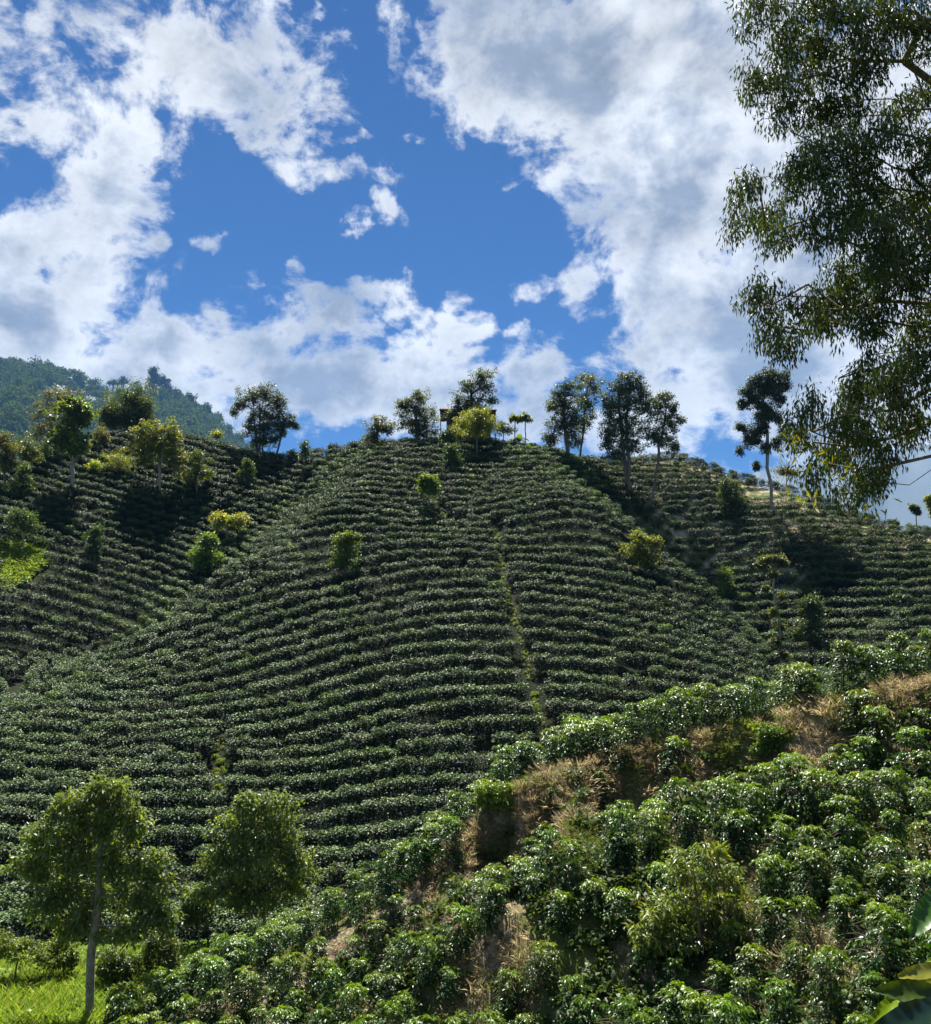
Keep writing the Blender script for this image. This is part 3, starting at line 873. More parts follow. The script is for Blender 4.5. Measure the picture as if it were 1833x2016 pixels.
def skeleton(trunk_pts, ends, r, r0, rtip=.012, power=.48, limbs=()):
    """limbs grown from the trunk towards every leaf clump; returns tubes"""
    nodes = [np.array(p, float) for p in trunk_pts]; par = [-1] + list(range(len(nodes) - 1))
    nt = len(nodes)
    top = nodes[-1]
    for lb in limbs:
        d = np.linalg.norm(np.array(nodes[:nt]) - np.array(lb[0]), axis=1); prev = int(np.argmin(d))
        for q in lb:
            nodes.append(np.array(q, float)); par.append(prev); prev = len(nodes) - 1
    ordr = np.argsort(np.linalg.norm(ends - top, axis=1) + .6 * np.maximum(0, ends[:, 2] - top[2]))
    lo = max(1, int(nt * .35))
    for e in ends[ordr]:
        N = np.array(nodes[lo:]); d = e - N
        dist = np.linalg.norm(d, axis=1) + 1.2 * np.maximum(0, N[:, 2] - e[2] + .1)
        k = lo + int(np.argmin(dist)); a = nodes[k]
        ln = np.linalg.norm(e - a)
        if ln < 1e-3: continue
        m = max(1, min(4, int(ln / .8)))
        prev = k
        for q in range(1, m + 1):
            t = q / m
            p = a + (e - a) * t + r.normal(0, .05 * ln, 3) * (t < 1) + np.array([0, 0, .12 * ln * math.sin(math.pi * t)])
            nodes.append(p); par.append(prev); prev = len(nodes) - 1
    cnt = np.zeros(len(nodes))
    kids = [[] for _ in nodes]
    for i, p in enumerate(par):
        if p >= 0: kids[p].append(i)
    for i in range(len(nodes) - 1, -1, -1):
        if not kids[i]: cnt[i] = 1
        if par[i] >= 0: cnt[par[i]] += cnt[i]
    rad = rtip * cnt ** power
    rad *= r0 / rad[0] if rad[0] > 0 else 1
    rad = np.maximum(rad, rtip * .6)
    parts = []
    for i in range(1, len(nodes)):
        p = par[i]
        ra = rad[p] if (p < nt and i < nt) else min(rad[p], rad[i] * 1.35)
        big = rad[i] > .06
        parts.append(tube_arrays([nodes[p], nodes[i]], [ra, rad[i]], 7 if big else 4))
    return join_arrays(parts)

def crown_leaves(cl, cr, lpc, L, W, mode, tints, r, full=False, squash=.8):
    n = len(cl)
    idx = np.repeat(np.arange(n), lpc)
    off = ball(len(idx), 1.0, r) * cr[idx][:, None] * np.array([1, 1, squash])
    C = cl[idx] + off
    m = len(idx)
    rad = nrm(off + 1e-6)
    if mode == 'hang': A = rad * .35 + np.array([0, 0, -1.0]) + r.normal(0, .35, (m, 3))
    elif mode == 'droop': A = rad * .8 + np.array([0, 0, -.45]) + r.normal(0, .45, (m, 3))
    else: A = rad * .7 + r.normal(0, .6, (m, 3)) + np.array([0, 0, -.1])
    S = np.cross(A, np.array([0, 0, 1.0])) + r.normal(0, .45, (m, 3))
    t = np.array(tints)
    w = r.dirichlet(np.ones(len(t)) * .9, n)[idx] * .7 + r.dirichlet(np.ones(len(t)), m) * .3
    tint = (w @ t) * r.uniform(.75, 1.25, (n, 1))[idx] * r.uniform(.8, 1.2, (m, 1))
    return leaf_arrays(C, A, S, L * r.uniform(.7, 1.2, m), W * r.uniform(.7, 1.2, m), tint, full=full, droop=.15)

DG = (.036, .070, .018); MG = (.08, .14, .026); LM = (.21, .29, .025); GY = (.09, .125, .06); OL = (.14, .155, .03); BR = (.11, .095, .045); YL = (.34, .34, .02); BL = (.036, .068, .032)
TREE_BASES = []

def tree(name, label, cat, base, lobes, tints, y=None, cl_r=.62, dens=1.0, lpc=44, L=.25, W=.13, mode='rand', tr=.14, bark='bark', leaf='tree_leaf',
         group=None, seed=0, depth=1.0, stems=1, full=False, trunk_to=.62, no_trunk=False, lift=.9, zfun=None, rtip=.012):
    r = np.random.default_rng(1000 + seed)
    h = hit(base[0], base[1], lift) if y is None else None
    zf = zfun or Tz
    if h is None:
        y = y or 118
        b = pix(base[0], base[1], y)
        b = np.array([b[0], b[1], zf(b[0], b[1])])
    else:
        b = h; y = b[1]
    TREE_BASES.append((b[0], b[1]))
    px = y / FV
    cls, crs = [], []
    lcs = []
    for lb in lobes:
        u, v, ru, rv = lb[:4]
        c = pix(u, v, y); rx, rz = ru * px * 1.12, rv * px * 1.3; ry = max(rx, rz) * depth * .72
        lcs.append(c)
        cc = min(cl_r, .62 * min(rx, rz) + .12)
        vol = (rx * ry * rz) ** (2 / 3)
        k = max(5, int(dens * 5.6 * vol / cc ** 2 + 3))
        p = ball(k, 1.0, r) * np.array([max(rx - cc * .6, .05), max(ry - cc * .6, .05), max(rz - cc * .5, .05)])
        loose = r.random(k) < .36
        p[loose] *= r.uniform(1.15, 1.5, (loose.sum(), 1))
        cls.append(c + np.array([0, r.normal(0, .15) * ry, 0]) + p); crs.append(np.full(k, cc) * r.uniform(.55, 1.15, k))
    cls = np.concatenate(cls); crs = np.concatenate(crs)
    low = b[2] + .35
    cls[:, 2] = np.maximum(cls[:, 2], low)
    e = empty(name, b, label, cat, group)
    V, F, Tn = crown_leaves(cls - b, crs, lpc, L, W, mode, tints, r, full)
    link_mesh('crown', mesh_faces('crown', V, F, Tn), e, M[leaf])
    if not no_trunk:
        core = np.mean(lcs, 0); topz = max(c[2] for c in lcs)
        for s in range(stems):
            sel = np.arange(len(cls)) % stems == s if stems > 1 else slice(None)
            sub = cls[sel] - b
            tgt = np.array([core[0] - b[0], core[1] - b[1], (core[2] - b[2]) * (1 - trunk_to) + (topz - b[2]) * trunk_to])
            off = np.array([0, 0, -.3]) if stems == 1 else np.array([(s - (stems - 1) / 2) * .35, r.normal(0, .15), -.3])
            if stems > 1: tgt = tgt + np.array([(s - (stems - 1) / 2) * .9, r.normal(0, .4), 0])
            k = 9
            tp = [off + (tgt - off) * t + (np.array([r.normal(0, .03), r.normal(0, .03), 0]) * np.linalg.norm(tgt) * .25 if 0 < t < 1 else 0) for t in np.linspace(0, 1, k)]
            V, F, Tn = skeleton(tp, sub, r, tr * (1 if stems == 1 else .75), rtip)
            link_mesh('trunk', mesh_faces('trunk', V, F, Tn, True), e, M[bark])
    return e

TREES = [
 # left hill
 dict(name='broadleaf_tree', label='tall lime green tree with a bare pale trunk on the left hillside', base=(143,963), lobes=[(149,800,33,20),(140,828,36,25),(128,865,30,22),(160,872,20,25),(170,820,16,18)], tints=[MG,LM,OL,DG], tr=.22, bark='pale_bark', L=.42, W=.26, lpc=38, dens=.7),
 dict(name='broadleaf_tree', label='grey brown open tree behind the tall lime tree on the left hill', base=(88,880), y=118, lobes=[(122,783,42,18),(95,812,30,26),(82,850,28,20),(140,800,20,15)], tints=[GY,BR,OL], tr=.2, dens=.65, lpc=34),
 dict(name='mango_tree', label='wide dome shaped dark tree on the left hill crest', base=(255,838), y=128, lobes=[(235,803,38,32),(270,783,36,28),(287,808,24,28),(250,818,52,20),(213,810,16,24),(250,832,52,12),(222,828,24,14),(287,828,24,14)], tints=[DG,DG,OL,MG], tr=.3, dens=1.3, cl_r=.9, L=.34),
 dict(name='broadleaf_tree', label='spreading grey lime tree with one visible trunk beside yellow foliage on the left hill', base=(315,962), lobes=[(290,855,26,22),(330,855,32,24),(312,882,45,24),(350,905,24,28),(285,895,20,24)], tints=[GY,LM,OL,OL], tr=.2, bark='pale_bark', L=.36, W=.2, dens=.65, lpc=36),
 dict(name='broadleaf_tree', label='thin dull green tree just right of the spreading grey lime tree', base=(388,968), lobes=[(386,903,24,16),(390,928,33,20),(380,948,20,12)], tints=[MG,OL,DG], tr=.12, dens=.8),
 dict(name='shrub', label='feathery yellow green shrub between the two tall trees on the left hill', base=(230,930), lobes=[(226,905,28,18),(246,912,20,15)], tints=[LM,OL,LM], cat='shrub', tr=.06, L=.22, W=.08),
 dict(name='shrub', label='bright yellow leaved low shrub right of the tall lime tree trunk', base=(184,930), lobes=[(184,915,20,11)], tints=[YL,LM], cat='shrub', tr=.05),
 dict(name='shrub', label='fresh green bush left of the tall lime tree trunk', base=(86,908), lobes=[(86,890,20,17)], tints=[LM,MG], cat='shrub', tr=.05),
 dict(name='shrub', label='brown green rounded bush below the dome shaped dark tree', base=(206,873), lobes=[(205,858,20,14)], tints=[OL,BR], cat='shrub', tr=.05, y=118),
 dict(name='dark_tree', label='dark cone shaped small tree near the left edge of the hillside', base=(46,975), lobes=[(46,925,12,14),(46,945,22,16),(44,960,26,12)], tints=[DG,MG], tr=.1),
 dict(name='mixed_tree', label='reddish brown topped tree at the far left edge of the hillside', base=(12,930), lobes=[(10,868,22,14),(16,890,30,20),(5,912,26,16)], tints=[BR,OL,MG], tr=.14, y=108),
 dict(name='mixed_tree', label='rough dark green tree second from the left edge behind the cone shaped tree', base=(48,915), lobes=[(50,878,26,18),(60,898,24,16)], tints=[DG,GY,OL], tr=.13, y=110),
 dict(name='young_tree', label='flat topped tree on a thin trunk above the bright weeds at far left', base=(47,1072), lobes=[(45,1018,34,16),(48,1036,30,12)], tints=[DG,MG,GY], tr=.1, bark='pale_bark'),
 dict(name='slender_tree', label='slim dark column tree in the middle of the left slope', base=(187,1105), lobes=[(188,1043,13,14),(186,1066,16,18),(184,1088,17,14)], tints=[DG,MG], tr=.08),
 dict(name='round_tree', label='round bushy tree with yellow top in the gully left of the big hill', base=(447,1068), lobes=[(447,1020,36,13),(432,1030,18,12),(466,1028,18,13)], tints=[YL,LM,OL], tr=.14, cl_r=.6),
 dict(name='round_tree', label='light green small tree directly below the round yellow topped tree', base=(405,1128), lobes=[(412,1068,22,14),(404,1092,30,18),(400,1112,22,12)], tints=[LM,MG,MG], tr=.1, L=.34, W=.2),
 dict(name='small_tree', label='small dark tree on the slope below the skyline gum trees', base=(485,950), lobes=[(486,915,13,12),(485,932,17,14)], tints=[DG,MG], tr=.07),
 dict(name='small_tree', label='small dark tree standing alone on the skyline right of the gum trees', base=(601,906), y=116, lobes=[(599,878,12,10),(603,893,15,12)], tints=[DG,GY], tr=.07),
 dict(name='small_tree', label='tiny yellow green tree on the left hill crest', base=(428,870), y=130, lobes=[(428,855,16,9)], tints=[LM,OL], tr=.06),
 # skyline
 dict(name='gum_tree', label='large spreading gum tree with several trunks on the saddle skyline', base=(513,893), y=123, lobes=[(490,788,28,20),(525,772,32,17),(548,795,20,22),(470,797,16,12),(497,822,14,16),(520,815,18,18),(462,812,9,8),(512,850,18,20),(505,875,16,14),(492,845,18,16),(530,845,22,20),(525,870,18,14),(545,822,20,16)], tints=[BL,DG,OL], tr=.17, stems=3, mode='droop', bark='bark', dens=.85, cl_r=.6),
 dict(name='gum_tree', label='thinner gum tree at the right side of the big spreading one on the saddle', base=(541,892), y=122, lobes=[(568,828,20,14),(552,845,18,16),(540,868,12,12),(580,835,10,9)], tints=[BL,DG,GY], tr=.14, mode='droop', dens=.8, cl_r=.5),
 dict(name='round_tree', label='grey green rounded tree at the left shoulder of the hilltop', base=(742,880), y=112, lobes=[(748,832,24,16),(735,848,24,16),(728,864,20,12),(760,845,18,14)], tints=[GY,OL,BR], tr=.16, dens=.8),
 dict(name='hilltop_tree', label='bushy dark tree immediately left of the brown hut', base=(822,872), y=114, lobes=[(822,785,26,16),(808,808,30,18),(838,815,28,18),(815,838,38,16),(835,852,36,14),(792,797,12,9)], tints=[DG,GY,OL], tr=.24, dens=.95),
 dict(name='hilltop_tree', label='tall dark open crowned tree behind the yellow bush on the hilltop', base=(925,858), y=116, lobes=[(905,806,22,14),(888,818,14,12),(930,803,22,12),(955,806,18,10),(950,742,28,15),(920,765,26,16),(958,765,20,16),(905,790,16,16),(965,788,18,10),(930,790,24,14),(912,815,18,16)], tints=[BL,DG,GY], tr=.26, dens=.8, cl_r=.6),
 dict(name='bamboo_bush', label='large dome of yellow green foliage on the hilltop beside the hut', base=(938,866), y=109, lobes=[(942,815,28,15),(925,832,34,16),(952,835,34,18),(938,848,44,12)], tints=[LM,OL,LM], cat='shrub', tr=.1, dens=1.2, L=.24, W=.1),
 dict(name='shrub', label='dark rounded bush just under the hut on the hilltop', base=(882,880), y=109, lobes=[(880,853,20,14),(886,864,18,10)], tints=[DG,MG], cat='shrub', tr=.07),
 dict(name='shrub', label='dark bush lower on the hilltop slope below the hut', base=(890,918), lobes=[(892,888,18,14),(888,903,23,13)], tints=[DG,DG,MG], cat='shrub', tr=.07),
 dict(name='shrub', label='low dark bush between the yellow dome and the banana plants', base=(990,858), y=116, lobes=[(985,840,16,12),(1000,847,14,9)], tints=[DG,GY], cat='shrub', tr=.06),
 dict(name='hilltop_tree', label='dense dark tree with a thick straight trunk right of the banana plants', base=(1117,900), y=113, lobes=[(1100,775,22,18),(1128,765,24,18),(1112,805,38,24),(1085,800,14,10),(1135,825,24,22),(1105,840,32,20),(1085,865,20,18),(1130,862,24,18)], tints=[DG,DG,GY], tr=.26, dens=1.0),
 dict(name='gum_tree', label='pale wispy tree leaning out behind the dense dark hilltop tree', base=(1140,890), y=117, lobes=[(1155,748,26,13),(1170,765,20,16),(1150,785,22,16),(1162,805,20,18),(1148,835,18,18)], tints=[GY,OL,GY], tr=.14, mode='droop', dens=.6, lpc=34, cl_r=.5),
 dict(name='gum_tree', label='tallest full leaved tree on the right part of the skyline', base=(1234,930), y=112, lobes=[(1238,745,26,16),(1220,765,30,16),(1255,765,26,18),(1198,795,22,20),(1232,795,40,22),(1268,795,20,22),(1202,835,26,26),(1240,835,44,26),(1196,870,18,22),(1236,875,36,20),(1210,895,22,14)], tints=[DG,OL,BL,GY], tr=.30, mode='droop', dens=1.0, leaf='gum_leaf', stems=2),
 dict(name='gum_tree', label='airy pale tree at the right side of the tallest skyline tree', base=(1276,940), y=110, lobes=[(1308,785,28,14),(1326,805,18,16),(1288,815,26,20),(1315,830,22,18),(1285,852,28,18),(1312,865,28,18),(1328,882,14,11),(1340,826,10,9)], tints=[GY,DG,OL], tr=.16, mode='droop', dens=.8, leaf='gum_leaf', cl_r=.55),
 dict(name='gum_tree', label='tall slender gum tree standing apart on the right ridge', base=(1524,978), y=105, lobes=[(1521,738,26,13),(1492,750,22,14),(1545,752,14,16),(1470,772,16,14),(1505,772,22,14),(1462,795,14,14),(1535,785,16,14),(1500,800,16,10),(1458,838,11,9),(1480,848,16,13),(1502,845,15,16),(1530,825,12,12),(1455,888,9,8),(1490,868,14,10),(1490,917,8,8),(1530,870,12,14),(1518,760,24,14),(1485,785,18,16),(1515,815,18,18),(1475,865,16,12),(1508,880,12,14),(1540,850,12,16),(1495,820,18,14)], tints=[BL,GY,DG], tr=.2, mode='droop', bark='pale_bark', leaf='gum_leaf', dens=1.1, cl_r=.55, lpc=52, trunk_to=.8),
 dict(name='shrub', label='brown round bush behind the slender gum tree trunk on the right ridge', base=(1545,945), y=116, lobes=[(1540,926,20,10),(1560,930,16,9)], tints=[BR,OL], cat='shrub', tr=.06),
 dict(name='small_tree', label='tiny umbrella shaped tree on the far right ridge against the blue mountain', base=(1803,1026), y=108, lobes=[(1800,1000,11,6),(1806,1008,9,5)], tints=[MG,DG], tr=.06, cl_r=.3),
 dict(name='small_tree', label='yellowish small tree cut by the right picture edge on the ridge', base=(1834,1030), y=108, lobes=[(1832,986,10,12),(1838,1004,10,10)], tints=[OL,LM], tr=.06, cl_r=.3),
 # on the big hill
 dict(name='young_tree', label='young tree with thin bare trunk high on the middle of the big hill', base=(844,1003), lobes=[(843,945,18,12),(846,962,25,12)], tints=[LM,MG,DG], tr=.07, bark='pale_bark', L=.34, W=.2),
 dict(name='round_tree', label='dark tree with a yellow top standing on the left centre of the big hill', base=(680,1128), lobes=[(688,1058,22,10),(670,1066,18,11),(682,1085,28,16),(676,1105,30,14)], tints=[DG,MG,LM], tr=.14),
 dict(name='round_tree', label='bright topped bushy tree at the right flank of the big hill', base=(1262,1115), lobes=[(1258,1058,26,10),(1285,1070,18,12),(1262,1080,34,15),(1268,1098,34,12)], tints=[LM,MG,OL], tr=.14),
 dict(name='dark_tree', label='dark tree on the right ridge slope left of the slender gum', base=(1438,1005), lobes=[(1437,952,22,13),(1436,972,24,15),(1442,988,26,11)], tints=[DG,DG,MG], tr=.12),
 dict(name='slender_tree', label='tall thin tree with flat yellow green crown at the foot of the right slope', base=(1538,1308), lobes=[(1518,1100,26,6),(1498,1112,16,5),(1540,1110,15,5),(1522,1130,10,7),(1510,1160,9,6),(1538,1175,10,7),(1524,1205,9,7),(1540,1235,12,8),(1528,1265,12,8),(1542,1288,14,8)], tints=[OL,MG,DG], tr=.10, bark='pale_bark', dens=.55, trunk_to=1.0, cl_r=.35),
 dict(name='dark_tree', label='dark oval tree right of the tall thin tree at the slope foot', base=(1594,1280), lobes=[(1592,1185,24,16),(1598,1208,30,20),(1590,1235,32,20),(1600,1258,24,14)], tints=[DG,DG,GY], tr=.13),
 dict(name='small_tree', label='small bright green tree in the gully between big hill and right slope', base=(1426,1172), lobes=[(1424,1132,17,12),(1428,1150,18,12)], tints=[LM,MG], tr=.06),
]
for i, d in enumerate(TREES):
    d = dict(d); d.setdefault('cat', 'tree'); d['seed'] = i
    tree(**d)

# ---- near trees in the hollow
tree('shade_tree', 'big leafy tree with a straight grey trunk standing on the bright grass at lower left', 'tree', (172,2042),
     [(200,1555,45,26),(235,1580,45,30),(150,1590,50,32),(262,1625,34,32),(100,1640,55,34),(180,1640,62,40),(55,1700,48,26),(130,1705,72,40),(225,1700,50,38),(300,1715,36,36),(290,1775,48,34),(190,1780,62,36),(325,1810,30,26),(105,1780,44,32),(240,1830,44,24),(150,1830,34,20)],
     [(.13,.20,.05),(.16,.21,.09),(.20,.25,.06),(.08,.13,.03)], y=28.5, cl_r=.30, dens=.8, lpc=36, L=.20, W=.078, mode='droop', tr=.125, bark='pale_bark', seed=91, full=True, depth=.8)
tree('shade_tree', 'rounded leafy tree with two thin pale trunks in the hollow right of the big one', 'tree', (508,1838),
     [(500,1585,44,24),(545,1595,40,28),(465,1630,52,34),(550,1650,48,38),(425,1685,44,28),(505,1690,72,40),(590,1705,34,32),(465,1745,56,30),(555,1745,52,28),(415,1755,32,22),(500,1770,60,22)],
     [(.13,.19,.05),(.18,.23,.09),(.22,.26,.06),(.08,.13,.035)], y=35, cl_r=.33, dens=.8, lpc=36, L=.21, W=.08, mode='droop', tr=.09, bark='pale_bark', seed=92, stems=2, full=True, depth=.8)

# ------------------------------------------------------------------ near shrubs and the young tree on the slope
SHRUBS = [
 dict(name='shrub', cat='shrub', label='bright lime shrub hanging over the corner of the bare bank', base=(968,1622), lift=0, lobes=[(955,1560,26,18),(985,1562,28,16),(962,1590,24,20),(985,1590,20,18)], tints=[LM,MG,LM], y=None, cl_r=.2, lpc=40, L=.11, W=.06, full=True, tr=.03, mode='droop', leaf='coffee'),
 dict(name='shrub', cat='shrub', label='leafy mid green shrub growing out of the bank below the crest row', base=(1525,1530), lift=0, lobes=[(1520,1445,34,20),(1535,1470,36,24),(1505,1480,24,20)], tints=[LM,MG,MG], cl_r=.2, lpc=40, L=.12, W=.065, full=True, tr=.03, mode='droop', leaf='coffee'),
 dict(name='young_tree', cat='tree', label='wide young tree with long drooping pale green leaves among the near coffee bushes', base=(1385,1905), lift=0, lobes=[(1405,1680,38,24),(1350,1720,46,28),(1430,1735,44,30),(1300,1775,46,28),(1385,1790,60,36),(1460,1790,30,26),(1275,1840,40,26),(1345,1860,56,24)], tints=[(.16,.23,.04),(.12,.18,.04),(.20,.24,.07),(.10,.15,.03)], cl_r=.24, dens=.55, lpc=26, L=.19, W=.055, full=True, tr=.05, mode='droop', leaf='coffee'),
 dict(name='shrub', cat='shrub', label='pale green vine covered mound at the left edge of the bright grass', base=(30,1905), y=31, lobes=[(20,1862,40,18),(55,1872,44,18),(90,1885,34,16),(-20,1870,40,20)], tints=[LM,MG,GY], cl_r=.25, dens=.9, lpc=44, L=.10, W=.07, full=True, tr=.03),
 dict(name='shrub', cat='shrub', label='pale leaved shrub behind the big tree trunk on its left', base=(128,1925), y=31.5, lobes=[(122,1862,26,22),(112,1885,24,18),(140,1890,20,18)], tints=[MG,GY,LM], cl_r=.22, lpc=40, L=.12, W=.06, full=True, tr=.03),
 dict(name='shrub', cat='shrub', label='tangled shrub just right of the big tree trunk', base=(232,1945), y=31, lobes=[(225,1890,34,22),(250,1905,34,22),(210,1915,22,16)], tints=[MG,OL,DG], cl_r=.22, lpc=40, L=.12, W=.055, full=True, tr=.03),
 dict(name='shrub', cat='shrub', label='pale tangle of brush at the right end of the bright grass', base=(318,1925), y=31.5, lobes=[(300,1860,26,20),(325,1870,26,26),(330,1895,24,18),(290,1900,26,16)], tints=[GY,MG,OL], cl_r=.22, lpc=40, L=.12, W=.05, full=True, tr=.03),
 dict(name='shrub', cat='shrub', label='green bush at the foot of the hedge rows between the two shade trees', base=(398,1830), y=36, lobes=[(385,1765,26,24),(400,1790,30,22),(372,1800,22,18)], tints=[MG,DG,GY], cl_r=.26, lpc=40, L=.14, W=.07, full=True, tr=.03),
 dict(name='shrub', cat='shrub', label='low bright bush where the grass meets the near coffee slope', base=(245,1975), y=29.5, lobes=[(235,1950,24,14),(262,1955,22,14)], tints=[LM,MG], cl_r=.2, lpc=40, L=.1, W=.05, full=True, tr=.02),
]
for i, d in enumerate(SHRUBS):
    d = dict(d); d['seed'] = 200 + i
    tree(**d)

# ------------------------------------------------------------------ tall gum tree at the right, close by
def near_gum():
    r = np.random.default_rng(77)
    Y = 20.0
    lob = [(1480,20,50),(1560,60,66),(1640,40,84),(1740,40,74),(1820,60,56),(1500,150,62),(1560,190,74),(1640,215,80),(1600,120,66),(1700,120,60),(1820,190,36),(1620,320,72),(1700,290,62),(1470,385,38),(1510,420,44),(1570,340,52),
           (1452,440,30),(1540,455,46),(1640,420,72),(1740,470,78),(1710,380,72),(1800,400,62),(1680,545,70),(1780,540,76),(1815,640,56),(1498,585,44),(1512,645,36),(1580,610,52),(1555,685,32),(1640,615,62),(1720,630,62),
           (1700,735,38),(1688,785,52),(1755,745,52),(1820,730,52),(1700,850,48),(1655,830,24),(1740,885,30),(1588,800,34),(1575,860,36),(1600,925,32),(1640,905,40),(1690,950,44),(1800,850,34),(1770,800,46),(1830,300,60),(1840,480,60),(1760,220,40),(1725,930,26),
           (1880,100,90),(1930,300,110),(1900,560,100),(1960,760,90),(2040,180,120),(2080,420,130),(2060,640,120),(1960,0,120),(2120,120,130),(1840,-60,120),(2000,-140,150),(1700,-60,100),(1580,-40,80)]
    limbs_px = [
     [(1960,640,20.4),(1833,598,20),(1740,592,20),(1660,610,20.2),(1590,560,20.1),(1520,600,20)],
     [(1960,480,20.4),(1850,440,20.6),(1740,360,20.4),(1640,300,20.2),(1560,260,20.3)],
     [(1965,860,20.6),(1833,765,20.3),(1750,810,20),(1690,800,19.8),(1600,850,19.6)],
     [(1965,960,20.6),(1833,898,20.2),(1760,915,19.8),(1690,925,19.5),(1630,912,19.4)],
     [(1965,980,20.8),(1833,925,20.8),(1790,955,20.6),(1740,950,20.5)],
     [(1962,260,20.5),(1860,180,20.8),(1780,120,20.6),(1680,120,20.3),(1600,150,20)],
     [(1962,380,20.5),(1850,260,21.2),(1800,140,21.2),(1770,30,21.4)],
     [(1962,700,20.4),(1850,690,21),(1740,720,21),(1650,745,20.8)],
     [(1840,830,20.6),(1760,860,20.2),(1680,880,20),(1600,870,20)],
    ]
    b = pix(1985, 1300, 20.6); base = np.array([b[0], b[1], Tz(b[0], b[1])])
    e = empty('gum_tree', base, 'towering near gum tree with hanging narrow leaves filling the right side', 'tree')
    cls, crs = [], []
    for u, v, ra in lob:
        out = u > 1860 or v < -20
        rx = ra * 1.12 * Y / FV
        k = int((6 if out else (24 if u > 1600 else 19)) * (ra / 50) ** 1.7) + 3
        c = pix(u, v, Y + r.normal(0, .8))
        p = ball(k, 1.0, r) * np.array([rx * .85, max(rx, .7), rx * .9])
        cls.append(c + p); crs.append(np.full(k, .31 if not out else .45) * r.uniform(.8, 1.25, k))
    cls = np.concatenate(cls) - base; crs = np.concatenate(crs)
    V, F, Tn = crown_leaves(cls, crs, 40, .165, .04, 'hang', [(.020,.044,.014),(.030,.062,.018),(.05,.09,.018),(.11,.16,.02)], r, True, 1.1)
    link_mesh('crown', mesh_faces('crown', V, F, Tn), e, M['gum_leaf'])
    top = pix(1950, -260, 20.8) - base
    tp = [np.array([0, 0, -.4]) + (top - np.array([0, 0, -.4])) * t + np.array([.25 * math.sin(t * 5), .2 * math.cos(t * 4), 0]) * (0 < t < 1) for t in np.linspace(0, 1, 16)]
    limbs = [[pix(u, v, y) - base for u, v, y in L] for L in limbs_px]
    V, F, Tn = skeleton(tp, cls, r, .17, .0045, .44, limbs)
    link_mesh('trunk', mesh_faces('trunk', V, F, Tn, True), e, M['bark'])
    # large yellow green leaves hanging at the lower edge, one by one
    kinds = []
    for k in range(6):
        L = r.uniform(.17, .23); Wd = r.uniform(.04, .055)
        tn = np.array([[(.17,.22,.015),(.26,.30,.02),(.10,.15,.015),(.33,.33,.03)][k % 4]])
        n = 7; t = np.linspace(0, 1, n); wd = Wd * np.sin(np.pi * np.clip(t * .93 + .05, 0, 1)) ** .8
        cx = .06 * L * np.sin(t * 2.6 + k); V = []
        for i in range(n):
            V += [(cx[i] - wd[i] / 2, .012, -t[i] * L), (cx[i], 0, -t[i] * L), (cx[i] + wd[i] / 2, .012, -t[i] * L)]
        F = []
        for i in range(n - 1):
            for q in (0, 1): F.append((i * 3 + q, i * 3 + q + 1, i * 3 + q + 4, i * 3 + q + 3))
        me = mesh_faces('leaf', np.array(V), np.array(F), np.repeat(tn, len(V), 0), True); me.materials.append(M['gum_leaf'])
        kinds.append(me)
    for (u, v, n) in [(1598,905,9),(1570,880,8),(1560,850,6),(1645,930,9),(1625,900,7),(1690,960,10),(1725,945,8),(1750,940,5),(1600,965,6),(1668,905,7),(1700,1000,6),(1560,985-25,4),(1590,985,4),(1715,990,7),(1735,1005,4),(1500,900,0),(1545,905,4)]:
        c = pix(u, v, 19.4 + r.normal(0, .3)) - base
        for q in range(n):
            o = link_mesh('leaf', kinds[int(r.integers(6))], e)
            o.location = tuple(c + r.normal(0, .14, 3) * np.array([1.2, 1, .8]))
            o.rotation_euler = (r.normal(0, .55), r.normal(0, .6), r.random() * 6.28)
near_gum()

# ------------------------------------------------------------------ hill and far mountain behind, with their trees
RU = [-700,-300,0,40,80,110,140,160,190,260,300,340,380,420,480,540,620,720,860]
RVV = [730,735,741,744,745,748,758,765,772,778,788,806,822,846,896,945,1000,1060,1140]
MY = 2200.0
def TMv(x, y):
    u = CU + FV * x / np.maximum(y, 1) / 1.0
    rv = np.interp(u, RU, RVV)
    zr = (1270 - rv) / FV * MY * 1.0
    # exact height of the sight line at the ridge distance
    Yp = (CV - rv) / FV
    zr = MY * (sp_ + Yp * cp) / (cp - Yp * sp_)
    d = MY - y
    z = zr - np.where(d > 0, d * .42, -d * .35)
    rid = 35 * value_noise(u * .018, y * .0022, 2) + 16.0 * value_noise(u * .05, y * .0055, 5)
    return z + rid * np.clip(np.abs(d) / 220, 0, 1)
def TM1(x, y): return float(TMv(np.array([x]), np.array([y]))[0])
us = np.arange(-700, 880, 9.0); ys = np.concatenate([np.arange(1030, 2320, 23), np.arange(2320, 3200, 100)])
UU, YY = np.meshgrid(us, ys)
XX = (UU - CU) / FV * YY
ZZ = np.maximum(TMv(XX, YY), -27)
idm = np.arange(UU.size).reshape(UU.shape)
Fm = np.stack([idm[:-1, :-1], idm[:-1, 1:], idm[1:, 1:], idm[1:, :-1]], -1).reshape(-1, 4)
m_hill = plain_material('hill_pasture', (.025, .045, .018), (.055, .080, .030), .011)
tag(link_mesh('hill', mesh_faces('hill', np.stack([XX, YY, ZZ], -1).reshape(-1, 3), Fm, None, True), mat=m_hill), kind='structure')

